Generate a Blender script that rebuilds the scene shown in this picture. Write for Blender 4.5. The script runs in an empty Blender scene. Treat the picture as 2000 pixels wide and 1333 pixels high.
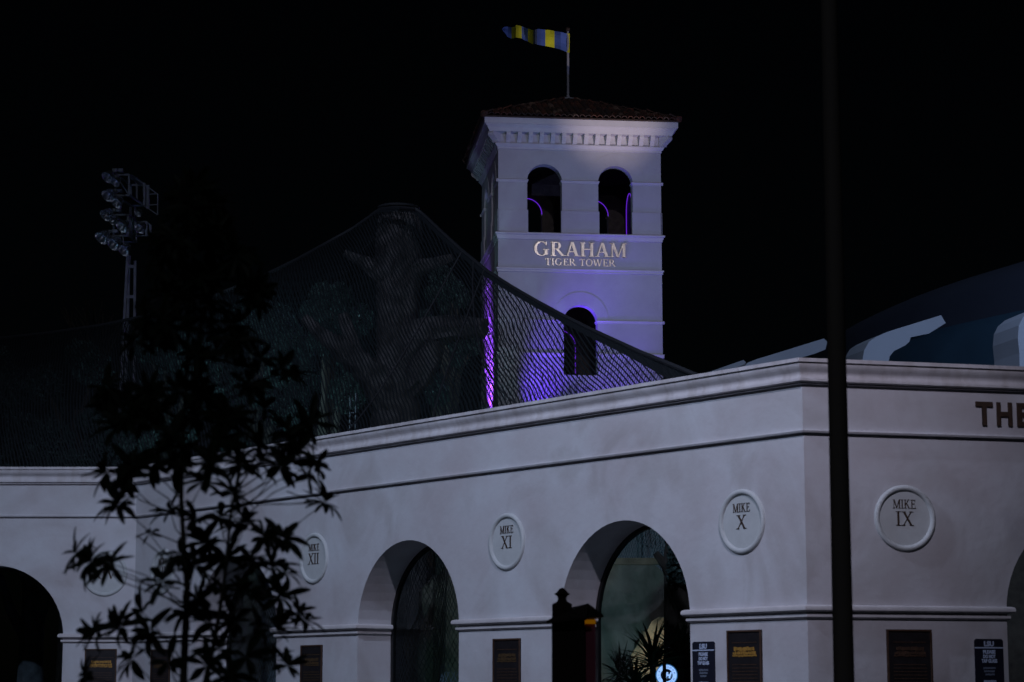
import bpy, math, random
from mathutils import Vector, Matrix, noise
random.seed(7)
S = bpy.context.scene
PI = math.pi
COL = S.collection

# ------------------------------------------------------------------ camera
F_PX, CXP, CYP, HOR = 4250.0, 1000.0, 666.5, 1353.0
PITCH = math.atan((HOR - CYP) / F_PX)
EYE = 1.6
cd = bpy.data.cameras.new("camera")
cam = bpy.data.objects.new("camera", cd)
COL.objects.link(cam)
cam.location = (0, 0, EYE)
cam.rotation_euler = (PI / 2 + PITCH, 0, 0)
cd.sensor_width = 36
cd.lens = F_PX / 2000 * 36
cd.clip_start = 0.5
cd.clip_end = 3000
cd.dof.use_dof = True
cd.dof.focus_distance = 70
cd.dof.aperture_fstop = 2.4
S.camera = cam

# ------------------------------------------------------------------ world, moon, exposure
w = bpy.data.worlds.new("World")
S.world = w
w.use_nodes = True
nt = w.node_tree
bg = nt.nodes["Background"]
sky = nt.nodes.new("ShaderNodeTexSky")
sky.sky_type = 'NISHITA'
sky.sun_disc = False
MOON_EL, MOON_AZ = 38.0, 200.0
sky.sun_elevation = math.radians(MOON_EL)
sky.sun_rotation = math.radians(MOON_AZ)
nt.links.new(sky.outputs[0], bg.inputs[0])
bg.inputs[1].default_value = 0.00014
sd = bpy.data.lights.new("moon", 'SUN')
sd.energy = 0.08
sd.angle = math.radians(0.5)
sd.color = (0.75, 0.85, 1.0)
moon = bpy.data.objects.new("moon", sd)
COL.objects.link(moon)
moon.rotation_euler = (math.radians(90 - MOON_EL), 0, math.radians(180 - MOON_AZ))
S.view_settings.view_transform = 'Standard'
S.view_settings.look = 'None'
S.view_settings.exposure = 0
S.view_settings.gamma = 1
S.view_settings.use_curve_mapping = False


def at(x, y, Y):
    """world point at depth Y whose direction from the camera position is that of photo pixel x, y"""
    cp, sp = math.cos(PITCH), math.sin(PITCH)
    a = (x - CXP) / F_PX
    b = (y - CYP) / F_PX
    d = Vector((a, cp + sp * b, sp - cp * b))
    return Vector((0, 0, EYE)) + d * (Y / d.y)


# ------------------------------------------------------------------ materials
def mat(name, col, rough=0.7, metal=0.0, noise_scale=0, noise_amt=0.0, bump=0.0, bump_scale=20, spec=0.5,
        emit=None, estr=0.0, streak=False, col2=None, sscale=(5.0, 5.0, 0.35), dist=0.0):
    m = bpy.data.materials.new(name)
    m.use_nodes = True
    n = m.node_tree
    b = n.nodes["Principled BSDF"]
    b.inputs["Base Color"].default_value = (*col, 1)
    b.inputs["Roughness"].default_value = rough
    b.inputs["Metallic"].default_value = metal
    b.inputs["Specular IOR Level"].default_value = spec
    tc = n.nodes.new("ShaderNodeTexCoord")
    if noise_amt > 0:
        t = n.nodes.new("ShaderNodeTexNoise")
        t.inputs["Scale"].default_value = noise_scale
        t.inputs["Detail"].default_value = 6
        t.inputs["Roughness"].default_value = 0.6
        n.links.new(tc.outputs["Object"], t.inputs["Vector"])
        r = n.nodes.new("ShaderNodeValToRGB")
        r.color_ramp.elements[0].position = 0.32
        r.color_ramp.elements[1].position = 0.68
        c2 = col2 or tuple(c * (1 - noise_amt) for c in col)
        r.color_ramp.elements[0].color = (*c2, 1)
        r.color_ramp.elements[1].color = (*col, 1)
        n.links.new(t.outputs["Fac"], r.inputs["Fac"])
        out = r.outputs["Color"]
        if streak:
            mp = n.nodes.new("ShaderNodeMapping")
            mp.inputs["Scale"].default_value = sscale
            n.links.new(tc.outputs["Object"], mp.inputs["Vector"])
            t2 = n.nodes.new("ShaderNodeTexNoise")
            t2.inputs["Scale"].default_value = 1.0
            t2.inputs["Detail"].default_value = 5
            t2.inputs["Distortion"].default_value = dist
            n.links.new(mp.outputs[0], t2.inputs["Vector"])
            r2 = n.nodes.new("ShaderNodeValToRGB")
            r2.color_ramp.elements[0].position = 0.36
            r2.color_ramp.elements[1].position = 0.52
            r2.color_ramp.elements[0].color = (0.70, 0.66, 0.62, 1)
            r2.color_ramp.elements[1].color = (1, 1, 1, 1)
            n.links.new(t2.outputs["Fac"], r2.inputs["Fac"])
            mx = n.nodes.new("ShaderNodeMixRGB")
            mx.blend_type = 'MULTIPLY'
            mx.inputs[0].default_value = streak if isinstance(streak, float) else 0.5
            n.links.new(out, mx.inputs[1])
            n.links.new(r2.outputs["Color"], mx.inputs[2])
            out = mx.outputs[0]
        n.links.new(out, b.inputs["Base Color"])
    if bump > 0:
        t = n.nodes.new("ShaderNodeTexNoise")
        t.inputs["Scale"].default_value = bump_scale
        t.inputs["Detail"].default_value = 5
        n.links.new(tc.outputs["Object"], t.inputs["Vector"])
        bp = n.nodes.new("ShaderNodeBump")
        bp.inputs["Strength"].default_value = bump
        bp.inputs["Distance"].default_value = 0.02
        n.links.new(t.outputs["Fac"], bp.inputs["Height"])
        n.links.new(bp.outputs[0], b.inputs["Normal"])
    if emit:
        b.inputs["Emission Color"].default_value = (*emit, 1)
        b.inputs["Emission Strength"].default_value = estr
    return m


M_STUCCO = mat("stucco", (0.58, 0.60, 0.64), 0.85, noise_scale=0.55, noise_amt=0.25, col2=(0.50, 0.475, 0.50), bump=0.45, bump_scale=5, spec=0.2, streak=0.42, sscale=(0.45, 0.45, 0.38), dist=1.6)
M_CORNICE = mat("cornice_stucco", (0.64, 0.63, 0.66), 0.85, noise_scale=1.3, noise_amt=0.3, col2=(0.50, 0.48, 0.50), bump=0.25, bump_scale=14, streak=0.45, spec=0.2)
M_TRIM = mat("moulding_stucco", (0.62, 0.60, 0.62), 0.8, noise_scale=1.5, noise_amt=0.2, bump=0.15, bump_scale=14, spec=0.2)
M_DISC = mat("medallion_plaster", (0.53, 0.56, 0.57), 0.8, noise_scale=3, noise_amt=0.12, spec=0.2)
M_BRONZE = mat("bronze_letter", (0.075, 0.045, 0.03), 0.6, 0.3, noise_scale=12, noise_amt=0.4)
M_PLAQUE = mat("dark_bronze", (0.022, 0.019, 0.022), 0.5, 0.3, noise_scale=5, noise_amt=0.5)
M_PLAQUEFR = mat("brown_bronze", (0.10, 0.055, 0.035), 0.5, 0.3, noise_scale=9, noise_amt=0.4)
M_GOLD = mat("gold_letter", (0.55, 0.30, 0.06), 0.5, 0.2, noise_scale=20, noise_amt=0.4)
M_GOLDDIM = mat("tarnished_letter", (0.10, 0.06, 0.025), 0.6, 0.2, noise_scale=20, noise_amt=0.4)
M_SIGN = mat("navy_sign", (0.006, 0.007, 0.018), 0.5)
M_SIGNWHITE = mat("sign_white", (0.42, 0.50, 0.66), 0.6)
M_SIGNGREY = mat("sign_grey", (0.13, 0.16, 0.22), 0.6)
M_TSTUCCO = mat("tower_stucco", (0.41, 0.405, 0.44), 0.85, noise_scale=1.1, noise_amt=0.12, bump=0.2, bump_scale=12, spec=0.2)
M_TTRIM = mat("tower_trim", (0.50, 0.49, 0.53), 0.75, noise_scale=3, noise_amt=0.08, spec=0.2)
M_STEELLET = mat("champagne_metal_letter", (1.0, 0.90, 0.72), 0.35, 1.0, noise_scale=9, noise_amt=0.15, bump=0.3, bump_scale=6)
M_TILE = [mat("clay_tile_%s" % n, c, 0.75, noise_scale=8, noise_amt=0.5, bump=0.3) for n, c in
          (("red", (0.12, 0.04, 0.025)), ("dark", (0.045, 0.025, 0.02)), ("pale", (0.20, 0.13, 0.10)), ("brown", (0.08, 0.035, 0.025)))]
M_LED = mat("purple_led", (0.1, 0.02, 0.4), 0.5, emit=(0.20, 0.03, 1.0), estr=0.6)
M_NET = mat("netting_cord", (0.010, 0.013, 0.016), 0.8, spec=0.1)
M_CABLE = mat("net_cable", (0.015, 0.017, 0.022), 0.6)
M_BARK = mat("moulded_bark", (0.11, 0.105, 0.11), 0.9, noise_scale=3.0, noise_amt=0.75, bump=1.0, bump_scale=5)
M_BARKD = mat("bark_and_shade", (0.07, 0.06, 0.05), 0.9, noise_scale=5, noise_amt=0.5, bump=0.8, bump_scale=9)  # also the dark colour for painted shade in the tower and backing wall
M_LEAF = mat("oak_leaf", (0.12, 0.19, 0.18), 0.2, noise_scale=5, noise_amt=0.9, spec=0.6)
M_STRAP = mat("strap_leaf", (0.018, 0.026, 0.016), 0.55, noise_scale=8, noise_amt=0.4, spec=0.15)
M_STRAPG = mat("yucca_leaf", (0.04, 0.09, 0.035), 0.5, noise_scale=8, noise_amt=0.4)
M_DARKPOLE = mat("dark_bronze_paint", (0.03, 0.022, 0.02), 0.65, spec=0.15)
M_POLE = mat("lamp_post_paint", (0.15, 0.13, 0.12), 0.7, spec=0.15)
M_GALV = mat("galvanised_steel", (0.30, 0.32, 0.38), 0.55, 0.3, noise_scale=3, noise_amt=0.3)
M_REFL = mat("lamp_reflector", (0.75, 0.78, 0.85), 0.22, 0.9)
M_BLACK = mat("black_frame", (0.008, 0.008, 0.009), 0.5)
M_ROCK = mat("habitat_rock", (0.16, 0.14, 0.12), 0.9, noise_scale=1.5, noise_amt=0.5, bump=1.0, bump_scale=3)
M_ROCKWARM = mat("tan_rock", (0.17, 0.11, 0.07), 0.9, noise_scale=4, noise_amt=0.6, bump=1.0, bump_scale=5)
M_RIB = mat("painted_concrete_rib", (0.50, 0.53, 0.60), 0.8, noise_scale=0.4, noise_amt=0.1)
M_TEAL = mat("blue_wall_cladding", (0.05, 0.12, 0.19), 0.8, noise_scale=0.3, noise_amt=0.25)
M_DOME = mat("dome_roof", (0.033, 0.040, 0.065), 0.85, noise_scale=0.2, noise_amt=0.2)
M_FBLUE = mat("flag_blue", (0.055, 0.11, 0.38), 0.8)
M_FYEL = mat("flag_yellow", (0.55, 0.56, 0.015), 0.8)
M_MAROON = mat("maroon_panel", (0.30, 0.06, 0.11), 0.6)
M_ORANGE = mat("amber_strip", (0.60, 0.28, 0.01), 0.6, emit=(1.0, 0.38, 0.0), estr=0.10)
M_GROUND = mat("grass_ground", (0.03, 0.05, 0.02), 0.95, noise_scale=0.5, noise_amt=0.4, bump=0.6)
M_PAVE = mat("dark_paving", (0.045, 0.045, 0.047), 0.9, noise_scale=0.8, noise_amt=0.25, bump=0.3)
M_ASPH = mat("asphalt", (0.05, 0.05, 0.052), 0.9, noise_scale=2, noise_amt=0.3, bump=0.4)
M_GLOW = mat("sign_reflection_glow", (0.6, 0.7, 0.9), 0.5, emit=(0.36, 0.55, 1.0), estr=1.25)
M_GLOWDIM = mat("sign_reflection_edge", (0.1, 0.2, 0.3), 0.5, emit=(0.02, 0.10, 0.22), estr=0.8)
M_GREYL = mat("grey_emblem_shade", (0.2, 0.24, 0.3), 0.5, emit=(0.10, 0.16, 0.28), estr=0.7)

M_GLASS = bpy.data.materials.new("viewing_glass")
M_GLASS.use_nodes = True
_n = M_GLASS.node_tree
_n.nodes.remove(_n.nodes["Principled BSDF"])
_tr = _n.nodes.new("ShaderNodeBsdfTransparent")
_tr.inputs[0].default_value = (0.86, 0.93, 0.95, 1)
_gl = _n.nodes.new("ShaderNodeBsdfGlossy")
_gl.inputs["Roughness"].default_value = 0.03
_fr = _n.nodes.new("ShaderNodeFresnel")
_fr.inputs[0].default_value = 1.12
_mx = _n.nodes.new("ShaderNodeMixShader")
_n.links.new(_fr.outputs[0], _mx.inputs[0])
_n.links.new(_tr.outputs[0], _mx.inputs[1])
_n.links.new(_gl.outputs[0], _mx.inputs[2])
_n.links.new(_mx.outputs[0], _n.nodes["Material Output"].inputs[0])


# ------------------------------------------------------------------ mesh helpers
class MB:
    def __init__(s):
        s.v = []
        s.f = []
        s.m = []
        s.cur = 0

    def add(s, vs, fs):
        o = len(s.v)
        s.v += [tuple(v) for v in vs]
        for f in fs:
            s.f.append(tuple(i + o for i in f))
            s.m.append(s.cur)

    def box(s, c, d, M=None):
        c = Vector(c)
        vs = [c + Vector((x * d[0] / 2, y * d[1] / 2, z * d[2] / 2)) for x in (-1, 1) for y in (-1, 1) for z in (-1, 1)]
        if M:
            vs = [M @ v for v in vs]
        s.add(vs, [(0, 1, 3, 2), (4, 6, 7, 5), (0, 4, 5, 1), (2, 3, 7, 6), (0, 2, 6, 4), (1, 5, 7, 3)])

    def beam(s, a, b, r, n=8, r2=None):
        a, b = Vector(a), Vector(b)
        s.tube([a, b], [r, r if r2 is None else r2], n)

    def tube(s, pts, rad, n=8, jitter=0.0, cap=True, flute=0.0):
        pts = [Vector(p) for p in pts]
        vs = []
        up = None
        for i, p in enumerate(pts):
            d = (pts[min(i + 1, len(pts) - 1)] - pts[max(i - 1, 0)]).normalized()
            if up is None:
                up = d.orthogonal().normalized()
            x = (up - d * up.dot(d)).normalized()
            up = x
            y = d.cross(x)
            for k in range(n):
                a = 2 * PI * k / n
                q = x * math.cos(a) + y * math.sin(a)
                rr = rad[i]
                if jitter:
                    nv = noise.noise(p * 0.6 + q * 1.7) + 0.5 * noise.noise(p * 1.7 + q * 3)
                    rr *= 1 + jitter * nv
                if flute:
                    rr *= 1 + flute * math.sin(a * 7 + 0.8 * noise.noise(p * 0.3) * 6)
                vs.append(p + q * rr)
        fs = []
        for i in range(len(pts) - 1):
            for k in range(n):
                fs.append((i * n + k, i * n + (k + 1) % n, (i + 1) * n + (k + 1) % n, (i + 1) * n + k))
        if cap:
            fs.append(tuple(range(n - 1, -1, -1)))
            fs.append(tuple((len(pts) - 1) * n + k for k in range(n)))
        s.add(vs, fs)

    def lathe(s, prof, n=24, M=None, z0=0.0):
        """prof: (radius, height) pairs, about local z"""
        vs = []
        for r, z in prof:
            for k in range(n):
                a = 2 * PI * k / n
                vs.append(Vector((r * math.cos(a), r * math.sin(a), z + z0)))
        if M:
            vs = [M @ v for v in vs]
        fs = []
        for i in range(len(prof) - 1):
            for k in range(n):
                fs.append((i * n + k, i * n + (k + 1) % n, (i + 1) * n + (k + 1) % n, (i + 1) * n + k))
        s.add(vs, fs)

    def prism(s, poly, ext, M=None):
        """poly: planar 3D points; ext: extrusion vector"""
        poly = [Vector(p) for p in poly]
        ext = Vector(ext)
        n = len(poly)
        vs = poly + [p + ext for p in poly]
        if M:
            vs = [M @ v for v in vs]
        fs = [tuple(range(n)), tuple(range(2 * n - 1, n - 1, -1))]
        for i in range(n):
            j = (i + 1) % n
            fs.append((i, i + n, j + n, j))
        s.add(vs, fs)

    def build(s, name, material, parent=None, smooth=False, recalc=True, mesh_only=False):
        me = bpy.data.meshes.new(name)
        me.from_pydata(s.v, [], s.f)
        mats = material if isinstance(material, (list, tuple)) else [material]
        for m in mats:
            me.materials.append(m)
        if len(mats) > 1:
            me.polygons.foreach_set("material_index", s.m)
        if recalc:
            import bmesh
            bm = bmesh.new()
            bm.from_mesh(me)
            bmesh.ops.recalc_face_normals(bm, faces=bm.faces)
            bm.to_mesh(me)
            bm.free()
        if smooth:
            me.polygons.foreach_set("use_smooth", [True] * len(me.polygons))
            me.set_sharp_from_angle(angle=math.radians(40))
        me.update()
        if mesh_only:
            return me
        return link(name, me, parent)


def link(name, me, parent=None):
    o = bpy.data.objects.new(name, me)
    COL.objects.link(o)
    if parent:
        o.parent = parent
        o.matrix_parent_inverse = parent.matrix_world.inverted() if False else Matrix()
    return o


def tag(o, label=None, cat=None, group=None, kind=None):
    if label:
        o["label"] = label
    if cat:
        o["category"] = cat
    if group:
        o["group"] = group
    if kind:
        o["kind"] = kind
    return o


def root(name, label, cat, group=None, loc=(0, 0, 0)):
    """Empty at a thing's base.  All parts are given in coordinates relative to loc."""
    o = bpy.data.objects.new(name, None)
    COL.objects.link(o)
    o.location = loc
    o.empty_display_size = 0.3
    return tag(o, label, cat, group)


def thing_at(r, mb):
    """shift a world-coordinate mesh builder into the frame of root r"""
    l = Vector(r.location)
    mb.v = [tuple(Vector(v) - l) for v in mb.v]
    return mb


def part(name, mb, material, parent, smooth=False, kind=None, label=None, world=True, recalc=True):
    if world:
        r = parent
        off = Vector((0, 0, 0))
        while r is not None:
            off += Vector(r.location)
            r = r.parent
        mb.v = [tuple(Vector(v) - off) for v in mb.v]
    o = mb.build(name, material, parent, smooth, recalc)
    if kind:
        o["kind"] = kind
    if label:
        o["label"] = label
    return o


# ------------------------------------------------------------------ serif glyphs (unit cap height)
def glyph(ch, bold=1.0):
    """-> (list of 2D polygons, advance width)"""
    P = []
    T = 0.155 * bold
    t = 0.062 * bold
    sh = 0.045 * (0.7 + 0.3 * bold)

    def q(xa, xb, w_, ya=0.0, yb=1.0):
        P.append([(xa - w_ / 2, ya), (xa + w_ / 2, ya), (xb + w_ / 2, yb), (xb - w_ / 2, yb)])

    def sf(x, y, l, r=None):
        r = l if r is None else r
        y0 = y if y < 0.5 else y - sh
        P.append([(x - l, y0), (x + r, y0), (x + r, y0 + sh), (x - l, y0 + sh)])

    def bar(x0, x1, y, h=None):
        h = h or t
        P.append([(x0, y - h / 2), (x1, y - h / 2), (x1, y + h / 2), (x0, y + h / 2)])

    def ring(cx, cy, rx, ry, ix, iy, a0, a1, n=14):
        for k in range(n):
            u = math.radians(a0 + (a1 - a0) * k / n)
            v = math.radians(a0 + (a1 - a0) * (k + 1) / n)
            P.append([(cx + rx * math.cos(u), cy + ry * math.sin(u)), (cx + rx * math.cos(v), cy + ry * math.sin(v)),
                      (cx + ix * math.cos(v), cy + iy * math.sin(v)), (cx + ix * math.cos(u), cy + iy * math.sin(u))])
    if ch == 'I':
        q(.2, .2, T); sf(.2, 0, .16); sf(.2, 1, .16); return P, .40
    if ch == 'X':
        q(.66, .16, T * 1.1); q(.12, .66, t * 1.15); sf(.16, 1, .14); sf(.66, 1, .13); sf(.12, 0, .12); sf(.68, 0, .14); return P, .82
    if ch == 'V':
        q(.42, .15, T * 1.1); q(.42, .72, t * 1.15); sf(.15, 1, .14); sf(.72, 1, .13); return P, .86
    if ch == 'M':
        q(.17, .17, t * 1.2); q(.52, .19, T * 1.05); q(.52, .85, t * 1.3); q(.88, .88, T); sf(.15, 0, .13); sf(.88, 0, .16)
        sf(.15, 1, .13, .06); sf(.9, 1, .06, .15); return P, 1.06
    if ch == 'H':
        q(.2, .2, T); q(.74, .74, T); bar(.2, .74, .52); sf(.2, 0, .16); sf(.2, 1, .16); sf(.74, 0, .16); sf(.74, 1, .16); return P, .94
    if ch == 'A':
        q(.13, .40, t * 1.25); q(.70, .42, T * 1.1); bar(.22, .60, .33); sf(.12, 0, .12); sf(.70, 0, .16); return P, .84
    if ch == 'K':
        q(.2, .2, T); sf(.2, 0, .16); sf(.2, 1, .16)
        q(.24, .62, t * 1.3, .42, 1.0); q(.70, .36, T * 1.1, 0, .60); sf(.64, 1, .13); sf(.72, 0, .14); return P, .88
    if ch == 'E':
        q(.2, .2, T); bar(.04, .6, 1 - t / 2); bar(.2, .5, .52); bar(.04, .64, t / 2); q(.59, .61, t, .80, 1); q(.50, .50, t * .9, .42, .62); q(.66, .61, t, 0, .22); return P, .70
    if ch == 'T':
        q(.36, .36, T); bar(.03, .69, 1 - t / 2); q(.055, .05, t, .78, 1); q(.665, .67, t, .78, 1); sf(.36, 0, .16); return P, .72
    if ch == 'R':
        q(.2, .2, T); sf(.2, 0, .16); sf(.2, 1, .16, 0); bar(.2, .42, 1 - t / 2); bar(.2, .42, .50)
        ring(.40, .74, .265, .26, .11, .215, -90, 90, 10); q(.78, .42, T * 1.05, 0, .50); sf(.80, 0, .1, .12); return P, .90
    if ch == 'O':
        ring(.45, .5, .42, .52, .27, .465, 0, 360, 28); return P, .90
    if ch == 'G':
        ring(.47, .5, .44, .52, .285, .465, 50, 312, 24); q(.74, .74, T, .0 + .06, .44); sf(.74, .44 - .0, .15); P[-1] = [(.56, .42), (.92, .42), (.92, .42 + sh), (.56, .42 + sh)]
        q(.745, .745, t * .9, .74, 1.0); return P, .96
    if ch == 'W':
        q(.32, .12, T); q(.34, .56, t * 1.2); q(.76, .56, T); q(.78, 1.0, t * 1.2); sf(.12, 1, .13); sf(.56, 1, .12); sf(1.0, 1, .12); return P, 1.12
    return P, .34


_gc = {}


def serif_mesh(ch, h, bold, depth, material, xs=1.0):
    key = (ch, round(h, 4), bold, depth, material.name, xs)
    if key not in _gc:
        P, adv = glyph(ch, bold)
        mb = MB()
        for i, poly in enumerate(P):
            dd = depth + 0.0009 * (i % 5)
            mb.prism([(x * h * xs, y * h, 0) for x, y in poly], (0, 0, dd))
        _gc[key] = mb.build("letter", material, mesh_only=True)
    return _gc[key]


def serif_text(text, h, M, parent, material, bold=1.0, depth=0.02, track=0.0, xs=1.0, name="letter", width=None, group=None):
    """M maps text plane (x right, y up, z out) to parent coordinates; centred on origin"""
    tot = sum(glyph(c)[1] + track for c in text) - track
    if width:
        xs = width / (tot * h)
    x = -tot * h * xs / 2
    for c in text:
        adv = glyph(c)[1]
        if c != ' ':
            o = link(name, serif_mesh(c, h, bold, depth, material, xs), parent)
            o.matrix_local = M @ Matrix.Translation((x, 0, 0))
        x += (adv + track) * h * xs


def sans_mesh(text, h, depth, material, name="print", bold=0.0, shear=0.0):
    cu = bpy.data.curves.new("tmp", 'FONT')
    cu.body = text
    cu.size = h / 0.73
    cu.align_x = 'CENTER'
    cu.extrude = depth / 2
    cu.offset = bold
    cu.shear = shear
    cu.resolution_u = 3
    o = bpy.data.objects.new("tmp", cu)
    COL.objects.link(o)
    bpy.context.view_layer.update()
    me = bpy.data.meshes.new_from_object(o.evaluated_get(bpy.context.evaluated_depsgraph_get()))
    bpy.data.objects.remove(o)
    bpy.data.curves.remove(cu)
    me.materials.clear()
    me.materials.append(material)
    me.name = name
    return me


def frame_matrix(origin, right, outn):
    """x = right, y = up, z = out"""
    r = Vector(right).normalized()
    o = Vector(outn).normalized()
    u = Vector((0, 0, 1))
    return Matrix(((r.x, u.x, o.x, origin[0]), (r.y, u.y, o.y, origin[1]), (r.z, u.z, o.z, origin[2]), (0, 0, 0, 1)))


# ------------------------------------------------------------------ ground
def sheet(name, pts, z, m):
    mb = MB()
    mb.add([(x, y, z) for x, y in pts], [tuple(range(len(pts)))])
    o = mb.build(name, m)
    o["kind"] = "structure"
    return o


sheet("ground", [(-900, -300), (900, -300), (900, 1500), (-900, 1500)], 0.0, M_GROUND)
sheet("road", [(-200, -12), (200, -12), (200, 9), (-200, 9)], 0.004, M_ASPH)
mb = MB()
mb.prism([(-60, 11, 0.0), (60, 11, 0.0), (60, 50, 0.0), (27, 44.2, 0), (5.1, 38.6, 0), (-9.8, 57.2, 0), (-60, 57.2, 0)], (0, 0, 0.12))
tag(mb.build("pavement", M_PAVE), kind="structure")

# ------------------------------------------------------------------ habitat wall
C1 = Vector((5.12, 38.0, 0))
C2 = Vector((-9.78, 56.69, 0))
D1 = Vector((math.sin(math.radians(75.8)), math.cos(math.radians(75.8)), 0))
L1END = C1 + D1 * 24
L3END = C2 + Vector((-34, 0, 0))
WPATH = [L3END, C2, C1, L1END]
TH = 1.0
ZTOP = 7.39
Z_SPRING = 3.0
R_ARCH = 1.86


def outn(a, b):
    d = (b - a).normalized()
    return Vector((d.y, -d.x, 0))


def offs(path, off):
    """mitred offset of an open polyline"""
    res = []
    for i, p in enumerate(path):
        if i == 0:
            n = outn(path[0], path[1])
            res.append(p + n * off)
        elif i == len(path) - 1:
            res.append(p + outn(path[-2], path[-1]) * off)
        else:
            n1, n2 = outn(path[i - 1], p), outn(p, path[i + 1])
            res.append(p + (n1 + n2) * (off / (1 + n1.dot(n2))))
    return res


def sweep(mb, path, prof, cap=True):
    """prof: (offset outward, z) pairs, swept with mitres"""
    rows = [offs(path, o) for o, z in prof]
    n = len(path)
    vs = []
    for (o, z), row in zip(prof, rows):
        vs += [Vector((p.x, p.y, z)) for p in row]
    fs = []
    m = len(prof)
    for i in range(m - 1):
        for k in range(n - 1):
            fs.append((i * n + k, i * n + k + 1, (i + 1) * n + k + 1, (i + 1) * n + k))
    if cap:
        fs.append(tuple(i * n for i in range(m)))
        fs.append(tuple(i * n + n - 1 for i in range(m - 1, -1, -1)))
    mb.add(vs, fs)


BACK = offs(WPATH, -TH)
arches = {  # wing -> centres measured along the wing from its left end
    0: [34 - 3.67, 34 - 10.7, 34 - 17.7],
    1: [(C2 - C1).length - 18.9, (C2 - C1).length - 11.85, (C2 - C1).length - 4.82],
    2: [5.64, 12.64, 19.64],
}
wall = root("habitat_wall", "long pale stucco wall with round arches and medallions, bending at two corners", "wall", loc=(C1.x, C1.y, 0))
ARC_N = 28


def wing(i):
    a, b = WPATH[i], WPATH[i + 1]
    ba, bb = BACK[i], BACK[i + 1]
    L = (b - a).length
    d = (b - a).normalized()
    nrm = outn(a, b)

    def fp(s, z):
        p = a + d * s
        return Vector((p.x, p.y, z))

    def bp(s, z):
        if s <= 0:
            p = ba
        elif s >= L:
            p = bb
        else:
            p = a + d * s - nrm * TH
        return Vector((p.x, p.y, z))
    ss = [(0, None)]
    for c in sorted(arches[i]):
        for k in range(ARC_N + 1):
            t = PI - PI * k / ARC_N
            ss.append((c + R_ARCH * math.cos(t), Z_SPRING + R_ARCH * math.sin(t)))
    ss.append((L, None))
    mb = MB()
    Zt = 7.30

    def quad(s0, z0, s1, z1):
        mb.add([fp(s0, z0), fp(s1, z1), fp(s1, Zt), fp(s0, Zt)], [(0, 1, 2, 3)])
        mb.add([bp(s0, z0), bp(s1, z1), bp(s1, Zt), bp(s0, Zt)], [(3, 2, 1, 0)])
        mb.add([fp(s0, Zt), fp(s1, Zt), bp(s1, Zt), bp(s0, Zt)], [(0, 1, 2, 3)])
    for k in range(len(ss) - 1):
        (s0, z0), (s1, z1) = ss[k], ss[k + 1]
        if z0 is not None and z1 is not None and s1 - s0 < 0.6:
            quad(s0, z0, s1, z1)
            mb.add([fp(s0, z0), fp(s1, z1), bp(s1, z1), bp(s0, z0)], [(3, 2, 1, 0)])
        else:
            quad(s0, 0.0, s1, 0.0)
            if z0 is not None:
                mb.add([fp(s0, 0), fp(s0, Z_SPRING), bp(s0, Z_SPRING), bp(s0, 0)], [(0, 1, 2, 3)])
            if z1 is not None:
                mb.add([fp(s1, 0), fp(s1, Z_SPRING), bp(s1, Z_SPRING), bp(s1, 0)], [(3, 2, 1, 0)])
    part("wall_section", mb, M_STUCCO, wall, smooth=True, recalc=False)
    # black frame + glass pane at the back of each arch
    for c in arches[i]:
        for nm, m_ in (("glass_pane", M_GLASS), ("window_frame", M_BLACK)):
            mb = MB()
            pts = [(c - R_ARCH, 0.35), (c - R_ARCH, Z_SPRING)] + [(c + R_ARCH * math.cos(PI - PI * k / ARC_N), Z_SPRING + R_ARCH * math.sin(PI - PI * k / ARC_N)) for k in range(1, ARC_N)] + [(c + R_ARCH, Z_SPRING), (c + R_ARCH, 0.35)]

            def pp(s, z, dep):
                p = a + d * s - nrm * dep
                return Vector((p.x, p.y, z))
            if nm == "glass_pane":
                mb.prism([pp(s, z, TH - 0.07) for s, z in pts], -nrm * 0.02)
            else:
                for (s0, z0), (s1, z1) in zip(pts, pts[1:]):
                    def inn(s, z):
                        zc = max(min(z, Z_SPRING), 0)
                        v = Vector((s - c, z - Z_SPRING if z > Z_SPRING else 0))
                        if v.length > 0:
                            v = v.normalized() * 0.075
                        return s - v.x, z - v.y
                    i0, i1 = inn(s0, z0), inn(s1, z1)
                    q = [pp(s0, z0, TH - .10), pp(s1, z1, TH - .10), pp(i1[0], i1[1], TH - .10), pp(i0[0], i0[1], TH - .10)]
                    mb.prism(q, -nrm * 0.09)
            part(nm, mb, m_, wall)
    # impost ledge on every pier, returning into the jambs
    edges = [0] + [v for c in sorted(arches[i]) for v in (c - R_ARCH, c + R_ARCH)] + [L]
    for k in range(0, len(edges), 2):
        s0, s1 = edges[k], edges[k + 1]
        p0, p1 = a + d * s0, a + d * s1
        path = [p0, p1]
        if k > 0:
            path = [p0 - nrm * (TH - 0.12)] + path
        if k + 2 < len(edges):
            path = path + [p1 - nrm * (TH - 0.12)]
        piers.append((i, k, len(edges), path))
    return a, d, nrm, L


piers = []
WG = [wing(i) for i in range(3)]
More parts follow.
